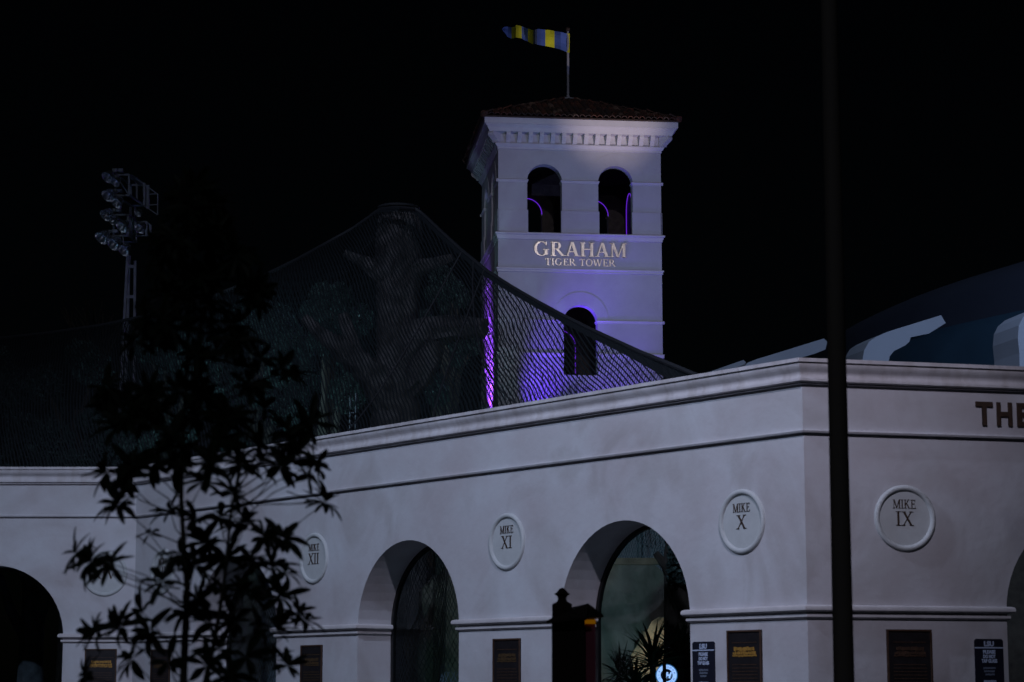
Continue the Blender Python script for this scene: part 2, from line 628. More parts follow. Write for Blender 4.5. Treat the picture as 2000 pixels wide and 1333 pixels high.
# join the ledges that run round the corners C2 and C1
ledge_paths = []
cur = None
for (i, k, n, path) in piers:
    if i > 0 and k == 0:
        prev = ledge_paths.pop()
        ledge_paths.append(prev[:-1] + path)
    else:
        ledge_paths.append(path)
LEDGE = [(-0.01, 3.10), (0.07, 3.10), (0.11, 3.085), (0.125, 3.05), (0.12, 3.01), (0.09, 2.985), (0.01, 2.98), (0.01, 2.94),
         (0.055, 2.94), (0.055, 2.895), (0.03, 2.87), (0.0, 2.865), (-0.01, 2.865)]
for path in ledge_paths:
    mb = MB()
    sweep(mb, path, LEDGE)
    part("impost_ledge", mb, M_TRIM, wall, smooth=True)
mb = MB()
sweep(mb, WPATH, [(-TH - .05, 7.40), (0.25, 7.40), (0.25, 7.335), (0.215, 7.33), (0.215, 7.29), (0.20, 7.25), (0.175, 7.21), (0.145, 7.175), (0.13, 7.14), (0.135, 7.10),
                  (0.155, 7.07), (0.165, 7.04), (0.16, 7.01), (0.13, 6.995), (0.10, 6.99), (0.10, 6.965), (0.03, 6.96), (-0.02, 6.96)])
part("cornice", mb, M_CORNICE, wall, smooth=True)
mb = MB()
sweep(mb, WPATH, [(-0.01, 6.955), (0.035, 6.955), (0.035, 6.17), (0.075, 6.165), (0.085, 6.14), (0.07, 6.11), (0.0, 6.105), (-0.01, 6.10)])
part("frieze_band", mb, M_STUCCO, wall, smooth=True)


def on_wing(i, s, z, out=0.0):
    a, d, n, L = WG[i]
    p = a + d * s + n * out
    return Vector((p.x, p.y, z))


LW = (C2 - C1).length


def wing_matrix(i, s, z, out=0.0):
    a, d, n, L = WG[i]
    return frame_matrix(on_wing(i, s, z, out) - Vector(wall.location), d, n)


for (i, s, num) in ((0, 34 - 0.78, "XIV"), (1, LW - 22.45, "XIII"), (1, LW - 15.5, "XII"), (1, LW - 8.37, "XI"), (1, LW - 1.56, "X"),
                    (2, 1.88, "IX"), (2, 9.14, "VIII"), (0, 34 - 7.2, "XV")):
    if num == "XV":
        continue
    prof = [(0.59, -0.01), (0.585, 0.015), (0.565, 0.045), (0.53, 0.06), (0.50, 0.05), (0.485, 0.025), (0.478, -0.03), (0.47, -0.035)]
    prof = [(0.585, -0.01), (0.583, 0.02), (0.565, 0.045), (0.535, 0.055), (0.505, 0.045), (0.488, 0.02), (0.482, 0.004), (0.30, 0.004), (0.0001, 0.004)]
    mb = MB()
    mb.lathe(prof, 64)
    mm = mb.build("medallion", M_DISC, wall, smooth=True)
    mm["label"] = "round plaster medallion reading MIKE " + num
    mm.matrix_local = wing_matrix(i, s, 4.64, 0.0)
    serif_text("MIKE", 0.155, Matrix.Translation((-0.01, 0.175, 0.006)), mm, M_BRONZE, 0.82, 0.008, width=0.44)
    wd = {"X": .26, "IX": .35, "XI": .36, "XII": .45, "XIII": .56, "XIV": .60, "VIII": .66}[num]
    serif_text(num, 0.25, Matrix.Translation((-0.01, -0.13, 0.006)), mm, M_BRONZE, 0.82, 0.008, width=wd)


# ------------------------------------------------------------------ plaques and signs on the piers
def plaque(i, s0, s1, ztop, label, dim, ragged, seed, brown=False):
    wdt = s1 - s0
    h = 1.15
    r = root("bronze_plaque", label, "plaque", "bronze plaques on the wall piers", loc=on_wing(i, (s0 + s1) / 2, ztop - h))
    a, d, n, L = WG[i]
    M = frame_matrix((0, 0, 0), d, n)
    mb = MB()
    mb.box((0, h / 2, 0.012), (wdt, h, 0.022))
    o = mb.build("plate", M_PLAQUEFR if brown == 2 else M_PLAQUE, r)
    o.matrix_local = M
    mb = MB()
    for x in (-1, 1):
        mb.box((x * (wdt / 2 - 0.015), h / 2, 0.025), (0.03, h, 0.035))
    mb.box((0, h - 0.015, 0.026), (wdt - 0.06, 0.03, 0.034))
    mb.box((0, 0.015, 0.026), (wdt - 0.06, 0.03, 0.034))
    o = mb.build("border", M_PLAQUEFR, r)
    o.matrix_local = M
    # raised heading: worn letters standing close together, illegible in the photograph
    rnd = random.Random(seed)
    mb = MB()
    y0 = h - 0.47
    for row, (hh, ww) in enumerate(((0.075, 0.60), (0.065, 0.66), (0.03, 0.70))):
        x = -ww * wdt / 2
        while x < ww * wdt / 2:
            cw = rnd.uniform(0.025, 0.05)
            mb.box((x + cw / 2, y0 + hh / 2 + [0.10, 0.03, 0.0][row] + rnd.uniform(-.006, .006), 0.027), (cw * rnd.uniform(.6, .95), hh * rnd.uniform(.65, 1), 0.012))
            x += cw
    o = mb.build("raised_heading", dim, r)
    o["kind"] = "stuff"
    o.matrix_local = M
    mb = MB()
    for row in range(9):
        x = -wdt * 0.36
        y = h - 0.22 if row == 0 else h - 0.55 - row * 0.06
        while x < wdt * 0.36:
            cw = rnd.uniform(0.02, 0.06)
            mb.box((x + cw / 2, y, 0.026), (cw * 0.8, 0.016, 0.008))
            x += cw + 0.008
    o = mb.build("raised_text", M_GOLDDIM if brown else M_PLAQUEFR, r)
    o["kind"] = "stuff"
    o.matrix_local = M
    return r


plaque(0, 34 - 1.23, 34 - 0.41, 2.71, "dark bronze plaque under the MIKE XIV medallion, partly hidden by leaves", M_GOLD, 1, 1)
plaque(1, LW - 22.9, LW - 21.95, 2.68, "dark bronze plaque under the MIKE XIII medallion, between leaves and tree stem", M_GOLDDIM, 0, 2)
plaque(1, LW - 15.96, LW - 15.09, 2.67, "brown bronze plaque with fine text under the MIKE XII medallion", M_GOLDDIM, 0, 3, True)
plaque(1, LW - 8.80, LW - 7.92, 2.68, "dark bronze plaque with faint gold heading under the MIKE XI medallion", M_GOLDDIM, 0, 4)
plaque(1, LW - 1.97, LW - 1.11, 2.70, "dark bronze plaque with bright gold heading under the MIKE X medallion", M_GOLD, 1, 5)
plaque(2, 1.46, 2.31, 2.69, "widest-looking black bronze plaque under the MIKE IX medallion", M_PLAQUEFR, 0, 6)


def glass_sign(i, s0, s1, ztop, label):
    a, d, n, L = WG[i]
    wdt, h = s1 - s0, 1.0
    r = root("notice_sign", label, "sign", "notice signs beside the arches", loc=on_wing(i, (s0 + s1) / 2, ztop - h))
    M = frame_matrix((0, 0, 0), d, n)
    mb = MB()
    c = 0.03
    mb.prism([(-wdt / 2, 0, 0), (wdt / 2, 0, 0), (wdt / 2, h - c, 0), (wdt / 2 - c, h, 0), (-wdt / 2 + c, h, 0), (-wdt / 2, h - c, 0)], (0, 0, 0.02))
    o = mb.build("panel", M_SIGN, r)
    o.matrix_local = M
    mb = MB()
    mb.box((0, h - 0.155, 0.022), (wdt, 0.022, 0.006))
    o = mb.build("divider_line", M_SIGNWHITE, r)
    o.matrix_local = M
    rows = [("LSU", 0.085, h - 0.125, M_SIGNWHITE, 0.19, .006), ("PLEASE", 0.06, h - 0.255, M_SIGNWHITE, 0.235, .004), ("DO NOT", 0.06, h - 0.335, M_SIGNWHITE, 0.235, .004),
            ("TAP GLASS", 0.062, h - 0.415, M_SIGNWHITE, 0.30, .004), ("HE IS OUR", 0.038, h - 0.53, M_SIGNGREY, 0.24, .001), ("FRIEND NOT", 0.038, h - 0.585, M_SIGNGREY, 0.21, .001),
            ("TO TAP", 0.038, h - 0.64, M_SIGNGREY, 0.17, .001), ("THANK YOU", 0.04, h - 0.76, M_SIGNWHITE, 0.24, .002)]
    for tx, hh, y, m_, tw, bo in rows:
        if tx in ("HE IS OUR", "FRIEND NOT", "TO TAP", "THANK YOU"):
            # too small to read in the photograph: plain printed strokes of the same size
            rnd = random.Random(len(tx) * 7 + i)
            mb = MB()
            x = -tw / 2
            while x < tw / 2 - 0.01:
                cw = rnd.uniform(0.014, 0.024)
                mb.box((x + cw / 2, y + hh / 2 + rnd.uniform(-.003, .003), 0.023), (cw * .75, hh * rnd.uniform(.7, 1), 0.005))
                x += cw
            o = mb.build("small_print", m_, r)
            o["kind"] = "stuff"
            o.matrix_local = M
        else:
            me = sans_mesh(tx, hh, 0.006, m_, "print", bo)
            xs = [v.co.x for v in me.vertices]
            sc = tw / (max(xs) - min(xs))
            o = link("print", me, r)
            o.matrix_local = M @ Matrix.Translation((0, y, 0.024)) @ Matrix.Diagonal((sc, 1, 1, 1))
    return r


glass_sign(1, LW - 2.89, LW - 2.31, 2.515, "narrow navy LSU notice PLEASE DO NOT TAP GLASS, left of the bright gold plaque")
glass_sign(2, 3.13, 3.68, 2.535, "navy LSU notice PLEASE DO NOT TAP GLASS at the far right of the photo")

# THE ... bronze lettering on the right wing
a, d, n, L = WG[2]
lt = root("wall_lettering", "bold dark bronze letters THE mounted on the frieze at the right edge", "lettering", loc=on_wing(2, 3.6, 6.35, 0.036))
MF = frame_matrix((0, 0, 0), d, n)
for ch, sx, sw in (("T", -0.31, 0.33), ("H", 0.10, 0.30), ("E", 0.50, 0.27)):
    me = sans_mesh(ch, 0.42, 0.03, M_BRONZE, "letter", 0.018)
    xs = [v.co.x for v in me.vertices]
    o = link("letter", me, lt)
    o.matrix_local = MF @ Matrix.Translation((sx + sw / 2, 0, 0.02)) @ Matrix.Diagonal((sw / (max(xs) - min(xs)), 1, 1, 1)) @ Matrix.Translation((-(max(xs) + min(xs)) / 2, 0, 0))

# ------------------------------------------------------------------ tower
TT = math.radians(6.5)
TW = 5.83
T0 = Vector((-0.486, 75.0, 0))
tower = root("bell_tower", "square white stucco tower with paired arches and red tile roof, lit purple below", "tower", loc=T0)
tower.rotation_euler = (0, 0, TT)
TM = Matrix.Translation(T0) @ Matrix.Rotation(TT, 4, 'Z')


def twall_mesh():
    """one tower wall: local x 0..TW, outer face at y=0, thickness into +y, with openings"""
    mb = MB()
    t = 0.42

    def panel(x0, x1, z0, z1, ops):
        """ops: (cx, r, zbot, zspring)"""
        ops = sorted(ops)
        cols = [x0]
        prev = x0
        for (c, r, zb, zs) in ops:
            face(prev, z0, c - r, z0, z1, z1)
            face(c - r, z0, c + r, z0, zb, zb)
            jamb(c - r, zb, zs, 1)
            jamb(c + r, zb, zs, -1)
            mb.add([(c - r, 0, zb), (c + r, 0, zb), (c + r, t, zb), (c - r, t, zb)], [(0, 1, 2, 3)])
            N = 20
            for k in range(N):
                a0, a1 = PI - PI * k / N, PI - PI * (k + 1) / N
                xa, za = c + r * math.cos(a0), zs + r * math.sin(a0)
                xb, zb2 = c + r * math.cos(a1), zs + r * math.sin(a1)
                face(xa, za, xb, zb2, z1, z1)
                mb.add([(xa, 0, za), (xb, 0, zb2), (xb, t, zb2), (xa, t, za)], [(3, 2, 1, 0)])
            prev = c + r
        face(prev, z0, x1, z0, z1, z1)

    def face(xa, za, xb, zb, zta, ztb):
        for y, o in ((0, 1), (t, -1)):
            xa2 = xa if y == 0 else max(xa, t)
            xb2 = xb if y == 0 else min(xb, TW - t)
            q = [(xa2, y, za), (xb2, y, zb), (xb2, y, ztb), (xa2, y, zta)]
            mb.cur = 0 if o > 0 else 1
            mb.add(q, [(0, 1, 2, 3) if o > 0 else (3, 2, 1, 0)])
            mb.cur = 0

    def jamb(x, z0, z1, sgn):
        q = [(x, 0, z0), (x, t, z0), (x, t, z1), (x, 0, z1)]
        mb.add(q, [(0, 1, 2, 3) if sgn > 0 else (3, 2, 1, 0)])
    panel(0, TW, 17.45, 20.75, [(1.65, .62, 17.58, 19.48), (4.19, .62, 17.58, 19.48)])
    panel(0, TW, 0.0, 17.45, [(2.915, .60, 12.56, 14.45)])
    return mb


wm = twall_mesh().build("wall", [M_TSTUCCO, M_BARKD], mesh_only=True, recalc=False)  # second material darkens the inner faces: belfry shade put into the colour
wm.polygons.foreach_set("use_smooth", [True] * len(wm.polygons))
wm.set_sharp_from_angle(angle=math.radians(30))
SIDE = []
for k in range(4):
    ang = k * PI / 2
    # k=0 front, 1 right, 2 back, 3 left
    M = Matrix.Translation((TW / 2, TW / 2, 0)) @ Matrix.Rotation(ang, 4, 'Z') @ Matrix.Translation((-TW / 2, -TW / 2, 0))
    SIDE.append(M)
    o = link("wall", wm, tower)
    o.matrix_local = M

SQ = [Vector((0, 0, 0)), Vector((TW, 0, 0)), Vector((TW, TW, 0)), Vector((0, TW, 0))]


def sweep_square(prof, name, m_, lo=0.0, breaks=None):
    """closed mitred sweep round the tower"""
    mb = MB()
    n = 4
    vs = []
    for o_, z in prof:
        for (x, y) in ((-o_, -o_), (TW + o_, -o_), (TW + o_, TW + o_), (-o_, TW + o_)):
            vs.append((x, y, z))
    fs = []
    for i in range(len(prof) - 1):
        for k in range(4):
            fs.append((i * 4 + k, i * 4 + (k + 1) % 4, (i + 1) * 4 + (k + 1) % 4, (i + 1) * 4 + k))
    mb.add(vs, fs)
    return mb.build(name, m_, tower, smooth=True)


sweep_square([(0.0, 17.60), (.10, 17.60), (.115, 17.57), (.10, 17.53), (.06, 17.52), (.06, 17.47), (.03, 17.42), (.03, 17.37), (0.002, 17.36)], "sill_course", M_TTRIM)
sweep_square([(0.0, 16.34), (.055, 16.34), (.065, 16.31), (.055, 16.28), (.03, 16.27), (.035, 16.20), (0.002, 16.19)], "string_course", M_TTRIM)
# plinth thickening of the belfry piers
# impost mouldings (interrupted by the openings)
IMP = [(0.0, 0.05), (0.04, 0.05), (0.05, 0.03), (0.04, 0.012), (0.02, 0.005), (0.018, -0.04), (0.0, -0.045)]


def impost(side, x0, x1, z, ret0, ret1):
    mb = MB()
    path = [Vector((x0, 0, 0)), Vector((x1, 0, 0))]
    if ret0:
        path = [Vector((x0, 0.40, 0))] + path
    if ret1:
        path = path + [Vector((x1, 0.40, 0))]
    sweep(mb, path, [(o_, z + h_) for o_, h_ in IMP])
    o = mb.build("impost_moulding", M_TTRIM, tower, smooth=True)
    o.matrix_local = SIDE[side]


for sd_ in range(4):
    for (x0, x1, a_, b_) in ((-.0, 1.03, 0, 1), (2.27, 3.57, 1, 1), (4.81, TW, 1, 0)):
        impost(sd_, x0 - (0.07 if x0 == 0 else 0), x1 + (0.07 if x1 == TW else 0), 19.47, a_, b_)
    for (x0, x1, a_, b_) in ((0, 2.315, 0, 1), (3.515, TW, 1, 0)):
        impost(sd_, x0 - (0.07 if x0 == 0 else 0), x1 + (0.07 if x1 == TW else 0), 14.46, a_, b_)
    for (x0, x1) in ((-.05, 2.315), (3.515, TW + .05)):
        mb = MB()
        sweep(mb, [Vector((x0, 0, 0)), Vector((x1, 0, 0))], [(0.0, 13.33), (.05, 13.33), (.055, 13.30), (.035, 13.27), (.035, 13.21), (0.0, 13.20)])
        o = mb.build('string_course', M_TTRIM, tower, smooth=True)
        o.matrix_local = SIDE[sd_]
    # lower half of the belfry piers stands 3 cm proud
    for (x0, x1) in ((-.03, 1.03 + .03), (2.24, 3.60), (4.78, TW + .03)):
        mb = MB()
        mb.box(((x0 + x1) / 2, 0.0, (17.60 + 18.42) / 2), (x1 - x0, 0.06, 18.42 - 17.60))
        o = mb.build("pier_base", M_TSTUCCO, tower)
        o.matrix_local = SIDE[sd_]
    # raised archivolt rings
    for (c, z, r) in ((1.65, 19.54, .62), (4.19, 19.54, .62), (2.915, 14.53, .60)):
        mb = MB()
        N = 26
        ro, th_ = r + 0.38, 0.013
        lim = 1.26 if False else ro
        for k in range(N):
            a0, a1 = PI * k / N, PI * (k + 1) / N
            q = [(c + r * math.cos(a0), 0, z + r * math.sin(a0)), (c + ro * math.cos(a0), 0, z + ro * math.sin(a0)),
                 (c + ro * math.cos(a1), 0, z + ro * math.sin(a1)), (c + r * math.cos(a1), 0, z + r * math.sin(a1))]
            mb.prism(q, (0, -th_, 0))
        o = mb.build("archivolt", M_TSTUCCO, tower)
        o.matrix_local = SIDE[sd_]
    # purple LED strip round the inner edge of each opening
    for (c, zb, zs, r) in ((1.65, 17.62, 19.48, .60), (4.19, 17.62, 19.48, .60), (2.915, 12.6, 14.45, .58)):
        if sd_ == 0 or (sd_ == 1 and c != 4.19) or (sd_ == 3 and c != 2.915):
            continue
        mb = MB()
        pts = [(c - r, .45, zb), (c - r, .45, zs)] + [(c + r * math.cos(PI - PI * k / 16), .45, zs + r * math.sin(PI - PI * k / 16)) for k in range(1, 16)] + [(c + r, .45, zs), (c + r, .45, zb)]
        if sd_ == 2:
            pts = pts[:10] if c == 2.915 else pts[1:10]
        mb.tube(pts, [0.015] * len(pts), 6)
        o = mb.build("led_strip", M_LED, tower)
        o.matrix_local = SIDE[sd_]

# floors inside the tower, coloured dark to stand for interior shade
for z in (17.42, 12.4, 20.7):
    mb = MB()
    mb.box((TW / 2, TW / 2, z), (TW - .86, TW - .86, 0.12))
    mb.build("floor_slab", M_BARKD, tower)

# cornice
sweep_square([(0.0, 20.83), (.10, 20.83), (.12, 20.79), (.09, 20.75), (.07, 20.71), (.03, 20.68), (.03, 20.62), (0.002, 20.61)], "bed_moulding", M_TTRIM)
sweep_square([(0.0, 20.83), (0.03, 20.83), (0.03, 21.17), (0.36, 21.17), (0.37, 21.22), (0.41, 21.27), (0.42, 21.31), (0.50, 21.38), (0.50, 21.41), (0.54, 21.41), (0.54, 21.62), (0.50, 21.64), (0.0, 21.64)], "cornice", M_TTRIM)
mb = MB()
pr = [(0.0, 0.34), (0.31, 0.34), (0.315, 0.27), (0.28, 0.20), (0.20, 0.13), (0.13, 0.06), (0.11, 0.0), (0.0, 0.0)]
mb.prism([(-0.075, -0.03 - y, z) for y, z in pr], (0.15, 0, 0))
bm_ = mb.build("bracket", M_TTRIM, mesh_only=True)
for sd_ in range(4):
    for k in range(14):
        o = link("bracket", bm_, tower)
        o.matrix_local = SIDE[sd_] @ Matrix.Translation((TW / 2 + (k - 6.5) * 0.397, 0, 20.832))
    # corner scroll bracket
    o = link("bracket", bm_, tower)
    o.matrix_local = SIDE[sd_] @ Matrix.Translation((0.01, 0.01, 20.834)) @ Matrix.Rotation(-PI / 4, 4, 'Z') @ Matrix.Diagonal((1.6, 1.3, 0.98, 1))

# roof with barrel tiles
EV = 0.61
ZE, ZA = 21.66, 23.28
RH = TW / 2 + EV
roof = MB()
ctr = (TW / 2, TW / 2, ZA)
cs = [(-EV, -EV, ZE), (TW + EV, -EV, ZE), (TW + EV, TW + EV, ZE), (-EV, TW + EV, ZE)]
roof.add(cs + [ctr], [(0, 1, 4), (1, 2, 4), (2, 3, 4), (3, 0, 4)])
roof.add([(x, y, z - 0.03) for x, y, z in cs], [(3, 2, 1, 0)])
for k in range(4):
    a_, b_ = cs[k], cs[(k + 1) % 4]
    roof.add([a_, b_, (b_[0], b_[1], b_[2] - .03), (a_[0], a_[1], a_[2] - .03)], [(0, 1, 2, 3)])
roof_o = roof.build("roof", M_TILE[1], tower)
slope = math.atan2(ZA - ZE, RH)
SL = math.hypot(RH, ZA - ZE)


def tile_mesh(mi, seed):
    rnd = random.Random(seed)
    mb = MB()
    N = 6
    vs = []
    for j, y in enumerate((0, 0.46)):
        r = 0.098 - 0.014 * j
        for k in range(N + 1):
            a_ = PI * k / N
            vs.append((r * math.cos(a_), y, r * 0.85 * math.sin(a_) + 0.012))
        for k in range(N, -1, -1):
            a_ = PI * k / N
            vs.append(((r - .018) * math.cos(a_), y, (r - .018) * 0.85 * math.sin(a_) + 0.012))
    n = 2 * (N + 1)
    fs = [(k, (k + 1) % n, n + (k + 1) % n, n + k) for k in range(n)]
    for k in range(N):
        fs.append((k, k + 1, n - 2 - k, n - 1 - k))
        fs.append((n + k, n + k + 1, 2 * n - 2 - k, 2 * n - 1 - k))
    mb.add(vs, fs)
    return mb.build("roof_tile", M_TILE[mi], mesh_only=True)


TM_ = [tile_mesh(i, i) for i in range(4)]
rest = MB()
rnd = random.Random(11)
pitch = 0.215
ntile = 0
for sd_ in (0, 3, 1, 2):
    base = Matrix.Translation((TW / 2, TW / 2, 0)) @ Matrix.Rotation(sd_ * PI / 2, 4, 'Z') @ Matrix.Translation((0, -RH - 0.03, ZE)) @ Matrix.Rotation(slope, 4, 'X')
    rows = int(SL / 0.40)
    for row in range(rows):
        y = row * 0.40
        half = RH * (1 - y / SL)
        nx = int(half / pitch)
        for q in range(-nx, nx + 1):
            mi = rnd.choices((0, 1, 2, 3), (3, 6, 1, 4))[0]
            Mx = base @ Matrix.Translation((q * pitch + rnd.uniform(-.008, .008), y + rnd.uniform(-.015, .015), 0.01 + rnd.uniform(0, .012))) @ Matrix.Rotation(rnd.uniform(-.03, .03), 4, 'Z')
            if sd_ in (0, 3) and ntile < 292:
                o = link("roof_tile", TM_[mi], roof_o)
                o.matrix_local = Mx
                ntile += 1
            else:
                me = TM_[mi]
                rest.cur = mi
                rest.add([Mx @ v.co for v in me.vertices], [tuple(p.vertices) for p in me.polygons])
o = rest.build("tile_courses", M_TILE, roof_o, recalc=False)
o["kind"] = "stuff"
# hip caps
mb = MB()
for k in range(4):
    c = Vector(cs[k])
    t_ = Vector(ctr)
    dv = (t_ - c)
    nn = 11
    for j in range(nn):
        p0 = c + dv * (j / nn)
        p1 = c + dv * ((j + 1.12) / nn if j < nn - 1 else 1.0)
        mb.cur = rnd.choices((0, 1, 2, 3), (3, 5, 3, 4))[0]
        mb.tube([p0 + Vector((0, 0, .06)), p1 + Vector((0, 0, .04))], [0.115, 0.09], 8)
o = mb.build("hip_cap", M_TILE, roof_o, smooth=False)
o["kind"] = "stuff"
mb = MB()
mb.lathe([(0.34, 0), (0.32, 0.05), (0.16, 0.10), (0.07, 0.13), (0.055, 0.22)], 12, Matrix.Translation((TW / 2, TW / 2, ZA - 0.02)))
mb.build("roof_cap", M_GALV, tower, smooth=True)

# lettering on the tower (front face only)
sign = root("tower_lettering", "raised pale metal letters GRAHAM TIGER TOWER on the tower front", "lettering", loc=TM @ Vector((2.915, -0.0, 16.5)))
sign.rotation_euler = (0, 0, TT)
MX = Matrix(((1, 0, 0, 0), (0, 0, -1, 0), (0, 1, 0, 0), (0, 0, 0, 1)))
serif_text("GRAHAM", 0.50, Matrix.Translation((0, -0.02, 0.28)) @ MX, sign, M_STEELLET, 1.05, 0.05, track=0.015, width=3.32)
serif_text("TIGER TOWER", 0.245, Matrix.Translation((0, -0.02, -0.055)) @ MX, sign, M_STEELLET, 0.95, 0.04, track=0.02, width=2.52)

# ------------------------------------------------------------------ flagpole and pennant
px0 = TM @ Vector((TW / 2, TW / 2, ZA))
ztopf = at(1110, 62, px0.y).z
fp = root("flagpole", "thin grey flagpole with dark ball finial standing on the tower roof", "flagpole", loc=(px0.x, px0.y, ZA))
mb = MB()
mb.lathe([(0.05, 0.0), (0.05, 1.0), (0.042, ztopf - ZA)], 10)
mb.build("pole", M_GALV, fp, smooth=True)
mb = MB()
mb.lathe([(0.001, -.09), (0.05, -.075), (0.085, -.03), (0.09, 0), (0.085, .03), (0.05, .075), (0.001, .09)], 14, Matrix.Translation((0, 0, ztopf - ZA + .09)))
mb.build("finial", M_DARKPOLE, fp, smooth=True)
flag = root("pennant_flag", "long blue and yellow striped pennant flying left from the flagpole", "flag", loc=(px0.x, px0.y, ztopf - 1.0))
# stations: px x, top y, bottom y, depth offset, (material to next)
ST = [(1112.5, 66, 103.5, 0.0), (1107, 66, 102.5, 0.05), (1095, 63, 97, .02), (1083, 61, 94, .18), (1074, 59, 92, .22), (1065, 58.5, 90.5, .12), (1056, 57.5, 89, -.05), (1049, 57, 87.5, -.35),
      (1045, 58, 86, -.75), (1041.5, 59.5, 87, -.55), (1036, 57.5, 84.5, -.15), (1031, 56.5, 81.5, .05), (1025, 54, 79.5, .12), (1019, 52, 75.5, .1), (1013, 50, 74.5, -.05), (1007.5, 49.5, 73.5, -.3), (1004, 53, 75, -.12), (999, 54, 76, .1), (992, 52.5, 73, .2), (986, 52.6, 65, .2), (981, 56, 58, .15)]
cols = [1, 0, 0, 1, 1, 0, 0, 2, 2, 1, 1, 0, 0, 1, 1, 3, 3, 0, 0, 0]
M_FSHADE = mat("flag_blue_fold_shade", (0.04, 0.07, 0.16), 0.8)  # darker copy of the flag blue, shade painted into the fold
groups = []
for k, c in enumerate(cols):
    if groups and groups[-1][0] == c:
        groups[-1][1].append(k)
    else:
        groups.append((c, [k]))
for c, ks in groups:
    mb = MB()
    for k in ks:
        A, B = ST[k], ST[k + 1]
        th_ = 0.006
        rows = 5
        for r_ in range(rows):
            f0, f1 = r_ / rows, (r_ + 1) / rows
            q = []
            for (s_, f_) in ((A, f0), (B, f0), (B, f1), (A, f1)):
                yy = s_[1] + (s_[2] - s_[1]) * f_
                q.append(at(s_[0], yy, px0.y - 0.05 + s_[3] + 0.04 * math.sin(f_ * 5 + s_[0] * .09)))
            mb.add(q, [(0, 1, 2, 3)])
    part("stripe", mb, [M_FBLUE, M_FYEL, M_FSHADE, M_FYEL][c], flag, smooth=True)

# ------------------------------------------------------------------ netting tent
RIDGE = [(-260, 690, 70), (-120, 672, 69), (0, 661, 68), (100, 650, 67), (200, 635, 66), (300, 614, 65), (400, 585, 64), (510, 541, 63), (580, 507, 62), (640, 474, 61), (690, 446, 60.5),
         (720, 425, 60), (741, 409, 59.6), (778, 405, 58.6), (815, 409, 59), (835, 427, 58.6), (860, 451, 58), (900, 488, 57), (950, 529, 55.4), (1000, 561, 53.8), (1050, 590, 52.2),
         (1100, 617, 50.4), (1150, 642, 48.6), (1200, 665, 46.8), (1250, 688, 45), (1300, 708, 43.4), (1372, 738, 41.8)]
ridge = [at(*p) for p in RIDGE]


def resample(pts, n):
    L_ = [0]
    for a_, b_ in zip(pts, pts[1:]):
        L_.append(L_[-1] + (b_ - a_).length)
    out = []
    j = 0
    for i in range(n):
        t_ = L_[-1] * i / (n - 1)
        while j < len(L_) - 2 and L_[j + 1] < t_:
            j += 1
        f_ = (t_ - L_[j]) / max(1e-6, L_[j + 1] - L_[j])
        out.append(pts[j].lerp(pts[j + 1], f_))
    return out


def wall_back_pt(i, s, z):
    return on_wing(i, s, z, -TH - 0.25)


foot_near = [wall_back_pt(0, 10, 7.3), wall_back_pt(0, 20, 7.3), wall_back_pt(0, 28, 7.3), wall_back_pt(0, 33.2, 7.3), wall_back_pt(1, 0.8, 7.3), wall_back_pt(1, 7, 7.3), wall_back_pt(1, 13, 7.3), wall_back_pt(1, 17.5, 7.3), wall_back_pt(1, 20.6, 7.3)]
foot_far = [Vector((-28, 92, 5)), Vector((-18, 92, 5)), Vector((-8, 92, 5)), Vector((0, 88, 5)), Vector((6, 82, 5)), Vector((9.5, 72, 5)), Vector((9.5, 62, 5)), Vector((9, 52, 5)), Vector((5.9, 43.5, 7.3))]
NT = 400


def surface(foot, sag, bulge):
    R_ = resample(ridge, NT + 1)
    Fo = resample(foot, NT + 1)

    def g(t_, s_):
        t_ = min(max(t_, 0), 1)
        i = min(int(t_ * NT), NT - 1)
        f_ = t_ * NT - i
        a_ = R_[i].lerp(R_[i + 1], f_)
        b_ = Fo[i].lerp(Fo[i + 1], f_)
        p = a_.lerp(b_, s_)
        p.z -= sag * 4 * s_ * (1 - s_) * (1 + 0.1 * math.sin(t_ * 40))
        return p
    return g


def net_mesh(g, n_str, k_slope, wd, segs=26):
    mb = MB()
    for fam in (1, -1):
        for j in range(-int(n_str * k_slope), n_str + int(n_str * k_slope)):
            t0 = j / n_str
            pts = []
            ph = random.uniform(-.0009, .0009)
            for q in range(segs + 1):
                s_ = q / segs
                t_ = t0 + fam * k_slope * (s_ - 0.0) + ph
                if 0 <= t_ <= 1:
                    pts.append((t_, s_))
            if len(pts) < 2:
                continue
            vs = []
            for (t_, s_) in pts:
                p = g(t_, s_)
                tt = (g(min(t_ + .002, 1), s_) - g(max(t_ - .002, 0), s_))
                if tt.length < 1e-6:
                    tt = Vector((1, 0, 0))
                tt.normalize()
                vs.append(p - tt * wd / 2)
                vs.append(p + tt * wd / 2)
            mb.add(vs, [(2 * i, 2 * i + 1, 2 * i + 3, 2 * i + 2) for i in range(len(pts) - 1)])
    return mb


